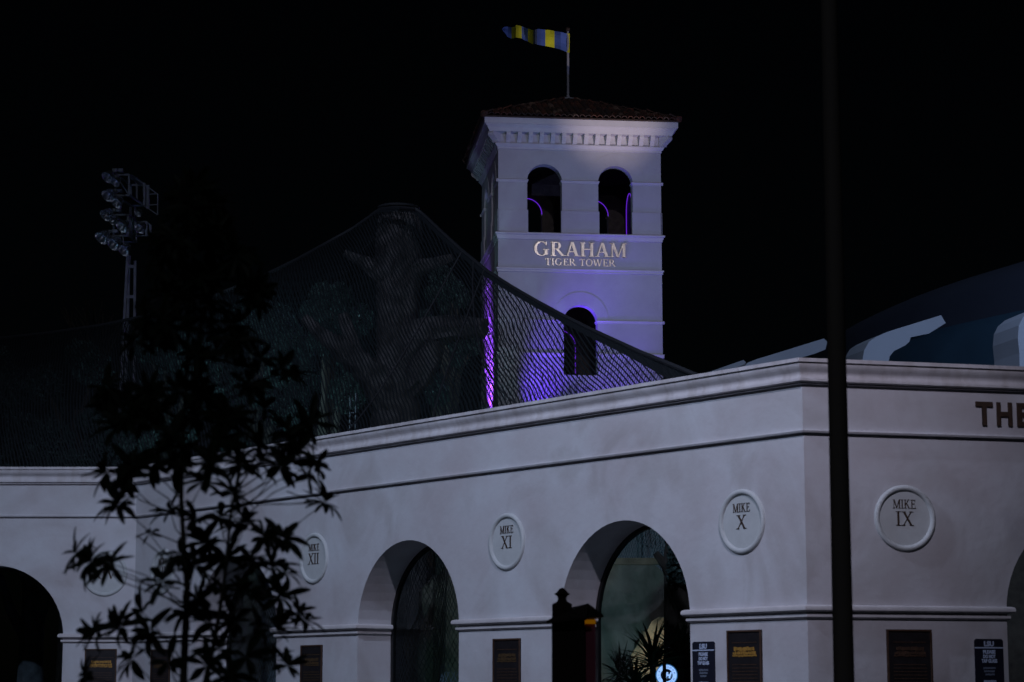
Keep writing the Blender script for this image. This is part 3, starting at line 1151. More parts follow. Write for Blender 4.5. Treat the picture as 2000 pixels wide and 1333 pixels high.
def contour_net(g, nt_, ns_, cx_, cz_, d_, wd):
    """strands of an even diamond mesh: where the draped surface meets two families of planes"""
    P_ = [[g(i / nt_, j / ns_) for j in range(ns_ + 1)] for i in range(nt_ + 1)]
    mb = MB()
    V, Fc = mb.v, mb.f
    for sg in (1, -1):
        dd = d_[0 if sg > 0 else 1]
        ph = [[(p.x * cx_ + sg * p.z * cz_ + .05 * math.sin(p.z * 2.1 + p.x * .9) + .05 * noise.noise(p * .9)) / dd for p in row] for row in P_]
        for i in range(nt_):
            for j in range(ns_):
                for tri in (((i, j), (i + 1, j), (i + 1, j + 1)), ((i, j), (i + 1, j + 1), (i, j + 1))):
                    va = [(ph[a][b], P_[a][b]) for a, b in tri]
                    lo_, hi_ = min(v[0] for v in va), max(v[0] for v in va)
                    for lv in range(math.ceil(lo_), math.floor(hi_) + 1):
                        pts_ = []
                        for (f0, p0), (f1, p1) in ((va[0], va[1]), (va[1], va[2]), (va[2], va[0])):
                            if (f0 < lv) != (f1 < lv):
                                k_ = (lv - f0) / (f1 - f0)
                                pts_.append(p0 + (p1 - p0) * k_)
                        if len(pts_) == 2:
                            a, b = pts_
                            dx, dz = b.x - a.x, b.z - a.z
                            l_ = math.hypot(dx, dz)
                            if l_ < 1e-5:
                                continue
                            hw = wd[0 if sg > 0 else 1] / 2
                            ox, oz = -dz / l_ * hw, dx / l_ * hw
                            n0 = len(V)
                            V.append((a.x - ox, a.y, a.z - oz)); V.append((a.x + ox, a.y, a.z + oz))
                            V.append((b.x + ox, b.y, b.z + oz)); V.append((b.x - ox, b.y, b.z - oz))
                            Fc.append((n0, n0 + 1, n0 + 2, n0 + 3)); mb.m.append(0)
    return mb


net = root("aviary_netting", "huge dark mesh net tent hung from a moulded tree trunk down to the wall top", "net", loc=(at(778, 405, 59.6).x, 60, 0))
G1 = surface(foot_near, 0.45, 0)
o = part("net_mesh", contour_net(G1, 300, 40, 0.93, 0.37, (0.088, 0.045), (0.034, 0.010)), M_NET, net, kind="stuff", recalc=False)
G2 = surface(foot_far, 0.6, 0)
o = part("net_mesh", contour_net(G2, 160, 30, 0.93, 0.37, (0.13, 0.09), (0.022, 0.015)), M_NET, net, kind="stuff", recalc=False)
mb = MB()
mb.tube(resample(ridge, 160), [0.05] * 160, 6)
part("ridge_cable", mb, M_CABLE, net, smooth=True)
# doubled border strip of net below the ridge cable
mb = MB()
N = 620
for q in range(N):
    t0 = 0.42 + 0.58 * q / N
    vs = []
    for s_ in (0.0, 0.5, 1.0):
        t_ = min(t0 + 0.004 * s_, 1)
        w_ = 0.01
        L_ = max((G1(t_, 1) - G1(t_, 0)).length, 0.3)
        ss_ = min(0.13 / L_, 1) * s_
        p = G1(t_, ss_)
        vs += [p + Vector((-0.008, 0, 0)), p + Vector((0.008, 0, 0))]
    mb.add(vs, [(0, 1, 3, 2), (2, 3, 5, 4)])
part("border_webbing", mb, M_NET, net, kind="stuff", recalc=False)
for (t0, t1) in ((0.60, 0.70),  (0.64, 0.80), (0.62, 0.98)):
    mb = MB()
    pts = [G1(t0 + (t1 - t0) * q / 20, q / 20 * 0.999) + Vector((0, -.03, 0)) for q in range(21)]
    mb.tube(pts, [0.022] * 21, 5)
    part("seam_cable", mb, M_CABLE, net)
mb = MB()
rc = at(778, 407, 59.9)
pts = [rc + Vector((0.56 * math.cos(2 * PI * k / 28), 0.56 * math.sin(2 * PI * k / 28), 0)) for k in range(29)]
mb.tube(pts, [0.035] * 29, 6)
part("apex_ring", mb, M_CABLE, net, smooth=True)

# ------------------------------------------------------------------ moulded tree trunk that carries the net
ft = root("artificial_tree_trunk", "thick pale moulded tree trunk with sawn limb stubs rising under the net", "tree trunk", loc=(at(770, 900, 60.6).x, 60.6, 0))
YT = 60.6


def Wp(x, y, dy=0.0):
    return at(x, y, YT + dy)


mb = MB()
tr = [((790, 1340), 95), ((785, 1250), 78), ((775, 1120), 66), ((769, 980), 56), ((768, 860), 50), ((770, 780), 46), ((772, 700), 43), ((775, 640), 42), ((779, 580), 43), ((778, 520), 45), ((777, 470), 43), ((778, 430), 40), ((779, 416), 36)]
pts, rad = [], []
for (a_, b_) in zip(tr, tr[1:]):
    for q in range(4):
        f_ = q / 4
        x = a_[0][0] + (b_[0][0] - a_[0][0]) * f_
        y = a_[0][1] + (b_[0][1] - a_[0][1]) * f_
        pts.append(Wp(x, y))
        rad.append((a_[1] + (b_[1] - a_[1]) * f_) * YT / F_PX)
mb.tube(pts, rad, 48, jitter=0.22, flute=0.04)
part("trunk", mb, M_BARK, ft, smooth=True)
for limb in ([(775, 560, 0, 26), (735, 530, -.3, 18), (700, 508, -.5, 11), (672, 494, -.6, 7)],
             [(780, 540, 0, 24), (822, 522, -.3, 16), (850, 515, -.5, 11), (884, 503, -.6, 7)],
             [(775, 700, 0, 42), (822, 655, -.4, 36), (865, 645, -.7, 27), (905, 642, -.9, 21), (948, 640, -1.2, 15)],
             [(772, 800, 0, 44), (735, 745, -.5, 32), (700, 705, -.8, 24), (690, 690, -.9, 19), (682, 650, -1.0, 13), (668, 612, -1.1, 8)],
             [(730, 735, -.5, 26), (690, 705, -.7, 22), (655, 672, -.9, 17), (625, 650, -1.0, 13), (594, 619, -1.2, 7)],
             [(790, 760, 0, 30), (820, 730, -.5, 26), (842, 690, -.8, 22), (850, 665, -.9, 16)]):
    mb = MB()
    P_, Rr = [], []
    for a_, b_ in zip(limb, limb[1:]):
        for q in range(4):
            f_ = q / 4
            P_.append(at(a_[0] + (b_[0] - a_[0]) * f_, a_[1] + (b_[1] - a_[1]) * f_, YT + a_[2] + (b_[2] - a_[2]) * f_))
            Rr.append((a_[3] + (b_[3] - a_[3]) * f_) * YT / F_PX)
    P_.append(at(limb[-1][0], limb[-1][1], YT + limb[-1][2]))
    Rr.append(limb[-1][3] * YT / F_PX)
    mb.tube(P_, Rr, 20, jitter=0.42, flute=0.06)
    part("limb", mb, M_BARK, ft, smooth=True)


# ------------------------------------------------------------------ live oaks behind the net
def oak(px, Y, ytop, ybot, rpx, label, nleaf=9000, seed=0, group="oaks behind the netting"):
    rnd = random.Random(seed)
    top, bot = at(px, ytop, Y), at(px, ybot, Y)
    r = rpx * Y / F_PX
    base = Vector((top.x, Y, 0))
    t_ = root("oak_tree", label, "tree", group, loc=base)
    mb = MB()
    hz = bot.z + 0.6
    mb.tube([base, base + Vector((.1, 0, hz * .5)), base + Vector((-.1, 0, hz)), base + Vector((0.1, 0, (hz + top.z) / 2))], [.42, .34, .26, .10], 12, jitter=.2)
    blobs = []
    nb = 26
    for k in range(nb):
        a_ = rnd.uniform(0, 2 * PI)
        zz = rnd.uniform(bot.z, top.z)
        f_ = (zz - bot.z) / (top.z - bot.z)
        wr = r * math.sqrt(max(0.08, 1 - (2 * f_ - 0.85) ** 2 * 0.8)) * rnd.uniform(.35, .95)
        c = base + Vector((wr * math.cos(a_), wr * math.sin(a_) * .8, zz))
        blobs.append((c, rnd.uniform(.5, 1.1) * r * .34))
        if k < 9:
            mb.tube([base + Vector((0, 0, hz * rnd.uniform(.6, 1))), (base + Vector((0, 0, hz))).lerp(c, .5) + Vector((0, 0, .3)), c], [.16, .10, .03], 6)
    part("trunk", mb, M_BARKD, t_, smooth=True)
    mb = MB()
    for q in range(nleaf):
        c, br = rnd.choice(blobs)
        v = Vector((rnd.gauss(0, 1), rnd.gauss(0, 1), rnd.gauss(0, .8)))
        v = v.normalized() * br * rnd.uniform(.35, 1.08) ** .5
        p = c + v
        sz = rnd.uniform(.035, .085)
        u_ = Vector((rnd.gauss(0, 1), rnd.gauss(0, 1), rnd.gauss(0, 1))).normalized()
        w_ = u_.orthogonal().normalized()
        mb.add([p - u_ * sz * 1.5, p + w_ * sz * .6, p + u_ * sz * 1.5, p - w_ * sz * .6], [(0, 1, 2, 3)])
    part("crown", mb, M_LEAF, t_, recalc=False)


oak(868, 71, 530, 850, 66, "rounded dark oak right of the moulded trunk, seen through the net", 14000, 1)
oak(640, 68, 560, 900, 105, "dense dark oak just left of the moulded trunk, seen through the net", 14000, 2)
oak(500, 72, 600, 900, 120, "dark oak behind the upper leaves of the sapling, seen through the net", 12000, 3)
oak(330, 70, 650, 950, 120, "low wide oak right of the floodlight mast, seen through the net", 12000, 4)
oak(150, 69, 690, 950, 110, "low oak left of the floodlight mast legs, seen through the net", 10000, 5)
oak(-10, 70, 700, 960, 110, "low dark oak at the left edge, seen through the net", 8000, 6)
# pale trunk seen through the left arch
ot = root("bare_trunk_tree", "pale forked tree trunk standing inside the leftmost arch", "tree", loc=(at(60, 1300, 61).x, 61, 0))
mb = MB()
mb.tube([at(58, 1420, 61), at(60, 1300, 61), at(66, 1200, 61), at(60, 1140, 61), at(25, 1050, 61)], [.42, .36, .30, .2, .1], 14, jitter=.25)
mb.tube([at(66, 1230, 61), at(95, 1150, 60.8), at(130, 1080, 60.5)], [.25, .17, .08], 10, jitter=.25)
mb.tube([at(64, 1270, 61), at(20, 1190, 60.8), at(0, 1120, 60.5)], [.22, .15, .08], 10, jitter=.25)
part("trunk", mb, M_BARK, ot, smooth=True)
# bare twiggy tree beyond the net on the left
bt = root("bare_tree", "faint leafless twigs rising above the net left of the floodlight mast", "tree", loc=(at(190, 640, 100).x, 100, 0))
mb = MB()
rnd = random.Random(5)
b0 = at(190, 760, 100)
mb.tube([(b0.x, 100, 0), b0], [.3, .16], 8)
for k in range(13):
    x1 = rnd.uniform(120, 250)
    y1 = rnd.uniform(578, 625)
    mid = at((190 + x1) / 2 + rnd.uniform(-10, 10), 670 + rnd.uniform(-15, 15), 100)
    e_ = at(x1, y1, 100 + rnd.uniform(-2, 2))
    mb.tube([b0, mid, e_], [.09, .05, .02], 5)
    mb.tube([mid.lerp(e_, .4), mid.lerp(e_, .7) + Vector((rnd.uniform(-.6, .6), 0, .5))], [.03, .015], 5)
part("branches", mb, M_BARKD, bt)

# ladder seen through the net
ld = root("ladder", "small thin metal ladder standing left of the moulded trunk behind the net", "ladder", loc=(at(690, 800, 63).x, 63, 0))
for x in (683, 694):
    mb = MB()
    mb.beam((at(x, 768, 63).x, 63, 0), at(x + 1, 768, 63), .02, 6)
    part("rail", mb, M_GALV, ld)
mb = MB()
for k in range(28):
    z = .3 + k * .36
    if z < at(690, 770, 63).z:
        mb.beam((at(683, 800, 63).x, 63, z), (at(694.5, 800, 63).x, 63, z), .015, 5)
part("rungs", mb, M_GALV, ld, kind="stuff")

# ------------------------------------------------------------------ stadium floodlight mast
YM = 84.0
ms = root("floodlight_mast", "tall steel lattice mast with tiers of unlit floodlights at upper left", "floodlight mast", loc=(at(252, 900, YM).x, YM, 0))


def mp(x, y, dy=0.0):
    return at(x, y, YM + dy)


def bar(mb, a_, b_, r):
    mb.beam(a_, b_, r, 4)


for (xb, yb, xt, yt, dy) in ((237, 740, 250, 485, 0), (262, 740, 264, 510, 0), (246, 740, 253, 500, 1.2)):
    mb = MB()
    t_, b_ = mp(xt, yt, dy), mp(xb, yb, dy)
    g0 = b_ + (b_ - t_) * (b_.z / (t_.z - b_.z))
    bar(mb, g0, t_, .07)
    part("leg", mb, M_GALV, ms)
for (y, x0, x1) in ((521, 250, 263), (580, 245, 262), (636, 241, 262), (690, 239, 262)):
    mb = MB()
    mb.box((mp(x0, y) + mp(x1, y)) / 2, ((mp(x1, y) - mp(x0, y)).length, .08, .12))
    part("cross_beam", mb, M_GALV, ms)


def cage(x0, x1, y0, y1, dx, dyp, depth, post=.05):
    """box frame: front rectangle in photo pixels, back shifted by dx, dyp at extra depth"""
    mb = MB()
    f4 = [mp(x0, y0), mp(x1, y0), mp(x1, y1), mp(x0, y1)]
    b4 = [mp(x0 + dx, y0 + dyp, depth), mp(x1 + dx, y0 + dyp, depth), mp(x1 + dx, y1 + dyp, depth), mp(x0 + dx, y1 + dyp, depth)]
    for q in (f4, b4):
        for k in range(4):
            bar(mb, q[k], q[(k + 1) % 4], post)
    for k in range(4):
        bar(mb, f4[k], b4[k], post)
    bar(mb, f4[0], f4[2], post * .6)
    bar(mb, f4[1].lerp(b4[1], .5), f4[2].lerp(b4[2], .5), post)
    part("cage_frame", mb, M_GALV, ms)
    mb = MB()
    mb.prism([f4[3] + Vector((0, 0, .03)), f4[2] + Vector((0, 0, .03)), b4[2] + Vector((0, 0, .03)), b4[3] + Vector((0, 0, .03))], (0, 0, .05))
    part("deck", mb, M_DARKPOLE, ms)


cage(226, 252, 342, 382, 30, 20, 4.0)
cage(222, 250, 420, 461, 16, 12, 3.0)
for (x, y0, y1, r) in ((255, 405, 466, .07), (264, 405, 463, .06), (289, 362, 408, .08), (282, 358, 402, .07), (286, 433, 462, .06), (294, 440, 466, .06)):
    mb = MB()
    bar(mb, mp(x, y1, 1), mp(x, y0, 1), r)
    part("post", mb, M_GALV, ms)
for (a_, b_) in (((290, 366), (308, 380)), ((290, 380), (308, 379)), ((290, 401), (308, 400)), ((308, 379), (308, 420)), ((290, 408), (308, 420)), ((262, 434), (286, 433)), ((286, 434), (294, 440)), ((266, 462), (300, 459)), ((250, 382), (290, 408)), ((250, 340), (288, 364))):
    mb = MB()
    bar(mb, mp(*a_, 1), mp(*b_, 1), .03)
    part("guard_rail", mb, M_GALV, ms)
mb = MB()
mb.prism([mp(250, 344), mp(258, 341), mp(278, 354, 2), mp(272, 361, 2)], (0, .3, 0))
part("housing", mb, M_GALV, ms)
# deep conical reflectors facing down and left
for (x, y, s_) in ((211, 346, 1.0), (211, 382, 1.05), (229, 396, .95), (208, 420, 1.05), (200, 464, 1.15), (222, 476, 1.15), (243, 489, 1.0), (239, 443, 1.0), (270, 417, .6), (274, 446, .9), (226, 356, .8), (221, 431, .8)):
    c = mp(x, y, -.4)
    dirv = Vector((-.45, -.55, -.7)).normalized()
    Mq = Matrix.Translation(c) @ dirv.to_track_quat('Z', 'Y').to_matrix().to_4x4() @ Matrix.Scale(s_, 4)
    mb = MB()
    mb.lathe([(.04, -.34), (.12, -.30), (.19, -.18), (.25, 0.0), (.27, .06), (.255, .06), (.235, 0.0), (.17, -.18), (.08, -.28), (.001, -.29)], 16, Mq)
    lf = part("reflector", mb, M_REFL, ms, smooth=True)
    mb = MB()
    mb.lathe([(.001, -.06), (.04, -.05), (.055, 0), (.04, .05), (.001, .06)], 10, Mq @ Matrix.Translation((0, 0, -.15)))
    part("bulb", mb, M_REFL, lf, smooth=True)
for (x0, x1, y0, y1) in ((220, 230, 331, 338), (231, 242, 331, 337), (220, 229, 371, 376), (230, 240, 371, 376), (217, 227, 409, 415), (228, 238, 409, 415), (208, 218, 451, 457), (219, 231, 450, 456)):
    mb = MB()
    c = (mp(x0, y0) + mp(x1, y1)) / 2
    mb.box(c, ((x1 - x0 - .8) * YM / F_PX, .3, (y1 - y0) * YM / F_PX))
    part("ballast_box", mb, M_GALV, ms)
for (a_, b_) in (((214, 342), (226, 344)), ((214, 378), (228, 380)), ((212, 415), (224, 420)), ((205, 460), (222, 462)), ((226, 338), (228, 345)), ((228, 376), (229, 392)), ((222, 415), (224, 425)), ((222, 458), (224, 470)), ((240, 462), (243, 484))):
    mb = MB()
    bar(mb, mp(*a_), mp(*b_), .03)
    part("lamp_arm", mb, M_GALV, ms)

# ------------------------------------------------------------------ arena on the right
ar = root("domed_arena", "large round arena with pale curved ribs and dark domed roof at the right", "arena", loc=(75, 130, 0))


def ring_pts(R_, z, n=96):
    return [Vector((75 + R_ * math.cos(2 * PI * k / n), 130 + R_ * math.sin(2 * PI * k / n), z)) for k in range(n)]


mb = MB()
prof = [(58.0, 0), (58.5, 12), (60.0, 18.6), (60.2, 19.0), (59.8, 19.0), (57.5, 19.1)]
vs = []
n = 120
for r_, z in prof:
    vs += ring_pts(r_, z, n)
fs = [(i * n + k, i * n + (k + 1) % n, (i + 1) * n + (k + 1) % n, (i + 1) * n + k) for i in range(len(prof) - 1) for k in range(n)]
mb.add(vs, fs)
part("bowl_wall", mb, M_TEAL, ar, smooth=True)
mb = MB()
prof = [(57.4, 19.0), (57.0, 21.2)] + [(57 * math.cos(a_ * PI / 36), 21.2 + 5.9 * math.sin(a_ * PI / 36)) for a_ in range(1, 18)] + [(0.1, 27.1)]
vs = []
for r_, z in prof:
    vs += ring_pts(r_, z, n)
fs = [(i * n + k, i * n + (k + 1) % n, (i + 1) * n + (k + 1) % n, (i + 1) * n + k) for i in range(len(prof) - 1) for k in range(n)]
mb.add(vs, fs)
part("dome_roof", mb, M_DOME, ar, smooth=True)
RIBS = [
    (118, [(1362, 735), (1452, 703.5), (1457, 708), (1448, 722), (1440, 745), (1362, 760)]),
    (112, [(1449, 740), (1450, 722), (1460, 709), (1478, 702), (1540, 683), (1609, 661.5), (1616, 668), (1612, 683), (1592, 691), (1552, 703), (1536, 716), (1532, 745), (1449, 760)]),
    (101, [(1683, 745), (1684, 705), (1688, 684), (1698, 667), (1712, 658), (1732, 649), (1780, 634), (1838, 616), (1847, 631.5), (1814, 652), (1779, 659), (1776, 668), (1768, 675), (1746, 686), (1738, 696), (1735, 710), (1735, 745)]),
    (92, [(1992, 750), (1991, 690), (1988, 660), (1990, 636), (1998, 620), (2012, 608), (2040, 596), (2100, 574), (2160, 552), (2170, 572), (2140, 590), (2090, 605), (2070, 625), (2062, 650), (2062, 750)]),
]
for (Y, poly) in RIBS:
    p3 = [at(x, y, Y) for x, y in poly]
    mb = MB()
    mb.prism(p3, Vector((-.55, 2.4, 0)))
    rb = part("roof_rib", mb, M_RIB, ar)
    lo = min(p.z for p in p3)
    xs = [p.x for p in p3 if p.z < lo + 1.2]
    mb = MB()
    mb.prism([(min(xs), Y, 0), (max(xs), Y, 0), (max(xs), Y, lo - .004), (min(xs), Y, lo - .004)], Vector((-.55, 2.4, 0)))
    part("rib_leg", mb, M_RIB, rb)

# ------------------------------------------------------------------ inside the habitat
hb = MB()
poly = [at(1120, 1094, 60), at(1180, 1100, 60), at(1240, 1103, 60), (at(1270, 1110, 60)), at(1297, 1128, 60), at(1293, 1180, 60), at(1288, 1333, 60)]
vs = []
NX, NZ = 34, 16
for i in range(NX + 1):
    xx = 1080 + (1300 - 1080) * i / NX
    ytop = 1096 + 6 * noise.noise(Vector((xx * .02, 0, 0))) + max(0, (xx - 1262)) ** 1.5 * .12
    for j in range(NZ + 1):
        yy = ytop + (1420 - ytop) * j / NZ
        dY = 1.4 * math.cos((xx - 1190) / 75) + .25 * noise.noise(Vector((xx * .03, yy * .03, 1)))
        vs.append(at(xx, yy, 56.5 + dY))
bk = [v + Vector((0, 1.2, 0)) for v in vs]
m_ = NZ + 1
fs = [(i * m_ + j, (i + 1) * m_ + j, (i + 1) * m_ + j + 1, i * m_ + j + 1) for i in range(NX) for j in range(NZ)]
k0 = len(vs)
fs2 = [tuple(k0 + q for q in reversed(f_)) for f_ in fs]
edge = [(i * m_, (i + 1) * m_) for i in range(NX)] + [(j + 1, j) for j in range(NZ)] + [(NX * m_ + j, NX * m_ + j + 1) for j in range(NZ)]
fs3 = [(a_, b_, b_ + k0, a_ + k0) for a_, b_ in edge]
hb.add(vs + bk, fs + fs2 + fs3)
hbo = hb.build("rock_backdrop", M_ROCK, smooth=True)
tag(hbo, "smooth grey-brown curved rockwork wall seen through the brightest arch", "rock wall")


def boulder(name, c, r, m_, label, seed, sq=(1, 1, 1)):
    rnd = random.Random(seed)
    mb = MB()
    nU, nV = 26, 16
    vs = []
    for j in range(nV + 1):
        ph = PI * j / nV
        for i in range(nU):
            th = 2 * PI * i / nU
            v = Vector((math.sin(ph) * math.cos(th), math.sin(ph) * math.sin(th), math.cos(ph)))
            k = 1 + .35 * noise.noise(v * 1.6 + Vector((seed * 3, 0, 0))) + .15 * noise.noise(v * 5 + Vector((seed, 0, 0)))
            vs.append(Vector((v.x * r * sq[0] * k, v.y * r * sq[1] * k, v.z * r * sq[2] * k)))
    fs = [(j * nU + i, j * nU + (i + 1) % nU, (j + 1) * nU + (i + 1) % nU, (j + 1) * nU + i) for j in range(nV) for i in range(nU)]
    mb.add(vs, fs)
    o = mb.build(name, m_, smooth=True)
    o.location = c
    return tag(o, label, "rock")


boulder("boulder", at(1330, 1312, 53), 1.3, M_ROCKWARM, "tan rugged boulder catching warm light inside the brightest arch", 11, (.75, .7, 1.1))
boulder("boulder", at(874, 1260, 58), 1.3, M_ROCK, "grey boulder low behind the middle arch right of the moulded trunk", 5, (.8, .8, 1.5))
boulder("boulder", at(498, 1290, 63), 1.2, M_ROCK, "grey boulder behind the arch hidden by the sapling", 8, (1, .8, 1.1))
# beam above the backdrop
mb = MB()
a_, b_ = at(1130, 1095, 55), at(1330, 1099, 55)
mb.box(((a_ + b_) / 2), ((b_ - a_).length, .3, .16))
o = mb.build("timber_beam", M_BARKD)
tag(o, "dark horizontal beam across the top of the rockwork backdrop", "beam")
# dark leaning trunk on the right of the arch view
lt2 = root("dark_tree", "dark rough tree trunk on the right inside the brightest arch", "tree", loc=(at(1322, 1333, 50).x, 50, 0))
mb = MB()
mb.tube([(at(1330, 1333, 50).x, 50, 0), at(1332, 1250, 50), at(1322, 1150, 50), at(1318, 1080, 50), at(1330, 1000, 50)], [.5, .42, .30, .24, .2], 14, jitter=.3)
mb.tube([at(1322, 1150, 50), at(1300, 1105, 50), at(1280, 1080, 50)], [.18, .13, .08], 8, jitter=.3)
part("trunk", mb, M_BARKD, lt2, smooth=True)
mb = MB()
rnd = random.Random(9)
for q in range(1500):
    p = at(rnd.uniform(1305, 1352), rnd.uniform(1040, 1140), 50 + rnd.uniform(-.6, .6))
    u_ = Vector((rnd.gauss(0, 1), rnd.gauss(0, 1), rnd.gauss(0, 1))).normalized() * rnd.uniform(.05, .1)
    w_ = u_.orthogonal() * .5
    mb.add([p - u_, p + w_, p + u_, p - w_], [(0, 1, 2, 3)])
part("foliage", mb, M_LEAF, lt2, kind="stuff", recalc=False)

mb = MB()
mb.box((22, 54, 3.1), (24, .3, 6.2))  # invented wall: hides the lit arena so the arch stays dark
mb.box((22, 54, 6.25), (24.2, .5, .12))
tag(mb.build('dark_backing_wall', M_BARKD), 'dark plain wall added to keep the arch at the right edge dark', 'wall')
M_NETB = mat("lit_netting_cord", (0.17, 0.20, 0.25), 0.8)  # paler copy of the cord, its lighting put into the colour


def gcur(t_, s_):
    p = on_wing(1, 0.3 + 14.5 * t_, 6.6 - 6.5 * s_, -TH - 2.2 - .35 * math.sin(t_ * 37) - .2 * math.sin(t_ * 91 + s_ * 3))
    return p


o = net_mesh(gcur, 260, 0.12, 0.014, 22).build("net_curtain", M_NETB, recalc=False)
tag(o, "folded net curtain hanging behind the two left arches of the angled wall", "net")
# hanging net lit inside the right arch
mb = MB()


def gin(t_, s_):
    return at(1080 + 330 * t_, 1000 + 108 * s_, 60.5 + 1.2 * math.sin(t_ * 5 + s_ * 2)) + Vector((0, 0, -.25 * math.sin(PI * t_) * s_))


M_NETT = mat("teal_lit_netting_cord", (0.09, 0.16, 0.18), 0.8)  # teal light is painted into the cord colour
o = net_mesh(gin, 70, 0.12, 0.022, 20).build("inner_netting", M_NETT, recalc=False)
tag(o, "net curtain with painted teal light hanging above the beam inside the brightest arch", "net")


# spiky plants
def blade(l, w_, droop, mat_):
    mb = MB()
    n = 7
    vs = []
    for k in range(n + 1):
        f_ = k / n
        ww = w_ * (0.55 + .9 * f_ * (1 - f_) * 2) * (1 - f_ ** 3) + .001
        x = l * f_
        z = -droop * l * f_ * f_
        vs += [(x, -ww / 2, z + ww * .25), (x, 0, z), (x, ww / 2, z + ww * .25)]
    fs = []
    for k in range(n):
        for j in (0, 1):
            fs.append((k * 3 + j, k * 3 + j + 1, k * 3 + 3 + j + 1, k * 3 + 3 + j))
    mb.add(vs, fs)
    return mb.build("leaf", mat_, mesh_only=True, smooth=True, recalc=False)


BL = [blade(.75, .065, d_, M_STRAPG) for d_ in (.05, .2, .4)]


def yucca(px, py, Y, n, label, seed, sc=1.0):
    rnd = random.Random(seed)
    c = at(px, py, Y)
    r = root("spiky_plant", label, "plant", "spiky plants inside the brightest arch", loc=(c.x, c.y, 0))
    mb = MB()
    mb.tube([(0, 0, 0), (.03, 0, c.z * .5), (0, 0, c.z)], [.09, .08, .07], 8, jitter=.3)
    mb.build("stem", M_BARKD, r, smooth=True)
    for k in range(n):
        o = link("leaf", rnd.choice(BL), r)
        az = rnd.uniform(0, 2 * PI)
        el = math.radians(rnd.uniform(-15, 85))
        o.matrix_local = Matrix.Translation((0, 0, c.z - rnd.uniform(0, .15))) @ Matrix.Rotation(az, 4, 'Z') @ Matrix.Rotation(-el, 4, 'Y') @ Matrix.Scale(sc * rnd.uniform(.7, 1.15), 4)


yucca(1275, 1292, 46, 90, "tallest dark spiky plant in front of the tan boulder", 1, 1.25)
yucca(1212, 1315, 47, 60, "green spiky plant low at the left inside the brightest arch", 2, 1.0)
yucca(1330, 1275, 46.5, 80, "dark spiky plant against the right edge inside the brightest arch", 3, 1.1)
yucca(1240, 1335, 46, 60, "lowest green spiky plant, beside the round sign reflection", 4, 1.0)

# round sign reflected in the glass, modelled as a glowing object
c = at(1302, 1319, 45.0)
rs = root("reflected_round_sign", "blue-white reflection of a round H sign, modelled as an object low in the brightest arch", "sign", loc=c)
MR = Matrix(((1, 0, 0, 0), (0, 0, -1, 0), (0, 1, 0, 0), (0, 0, 0, 1)))
mb = MB()
mb.lathe([(.125, 0), (.125, .02), (.205, .02), (.205, 0), (.125, 0)], 40)
o = mb.build("glowing_ring", M_GLOW, rs)
o.matrix_local = MR
mb = MB()
mb.lathe([(.0001, .002), (.122, .002), (.122, -.03), (.0001, -.03)], 30)
o = mb.build("dark_disc", M_SIGN, rs)
o.matrix_local = MR
me = sans_mesh("H", .115, .012, M_GLOW, "emblem", .008, .35)
o = link("emblem", me, rs)
o.matrix_local = MR @ Matrix.Translation((0.015, -.055, .012))
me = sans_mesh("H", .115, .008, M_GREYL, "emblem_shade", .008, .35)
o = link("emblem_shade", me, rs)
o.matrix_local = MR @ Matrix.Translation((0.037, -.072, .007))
for ch, ang in (("O", 80), ("N", 60), ("A", 38), ("H", 14), ("M", -30), ("O", -55), ("R", 155), ("C", 205), ("I", 180)):
    me = sans_mesh(ch, .042, .004, M_SIGNGREY, "ring_letter", 0)
    o = link("ring_letter", me, rs)
    a_ = math.radians(ang)
    o.matrix_local = MR @ Matrix.Translation((.165 * math.cos(a_), .165 * math.sin(a_), .022)) @ Matrix.Rotation(a_ - PI / 2, 4, 'Z') @ Matrix.Translation((0, -.02, 0)) @ Matrix.Diagonal((-1, 1, 1, 1))
mb = MB()
mb.box((-.055, -.15, -.02), (.075, .02, .62))
mb.build("mullion", M_SIGN, rs)
mb = MB()
mb.lathe([(.205, -.02), (.225, -.02), (.225, .0), (.205, .0)], 40)
o = mb.build("rim", M_GLOWDIM, rs)
o.matrix_local = MR
mb = MB()
mb.beam((0, .05, -.2), (0, .05, -c.z), .03, 8)
mb.build("post", M_SIGN, rs)

# ------------------------------------------------------------------ foreground lamp post
PX, PY = 3.28, 22.0
lp = root("lamp_post", "tall dark lamp post crossing the right side of the photo, out of focus", "lamp post", loc=(PX, PY, 0))
mb = MB()
b_ = at(1648.5, 1333, PY)
t_ = at(1619, 0, PY)
gx = b_ + (b_ - t_) * (b_.z / (t_.z - b_.z))
tx = b_ + (t_ - b_) * ((24 - b_.z) / (t_.z - b_.z))
mb.tube([gx, b_, t_, tx], [.106, .104, .085, .06], 20)
part("pole", mb, M_POLE, lp, smooth=True)
mb = MB()
mb.box((gx.x, gx.y, .2), (.5, .5, .4))
part("base", mb, M_PAVE, lp)
mb = MB()
mb.box((tx.x, tx.y + .5, tx.z - .1), (.7, 1.3, .22))
part("lamp_head", mb, M_DARKPOLE, lp)


def spot(name, loc, target, power, color, angle, blend=.6, size=.15):
    ld_ = bpy.data.lights.new(name, 'SPOT')
    ld_.energy = power
    ld_.color = color
    ld_.spot_size = math.radians(angle)
    ld_.spot_blend = blend
    ld_.shadow_soft_size = size
    o_ = bpy.data.objects.new(name, ld_)
    COL.objects.link(o_)
    o_.location = loc
    dv = Vector(target) - Vector(loc)
    o_.rotation_euler = dv.to_track_quat('-Z', 'Y').to_euler()
    return o_


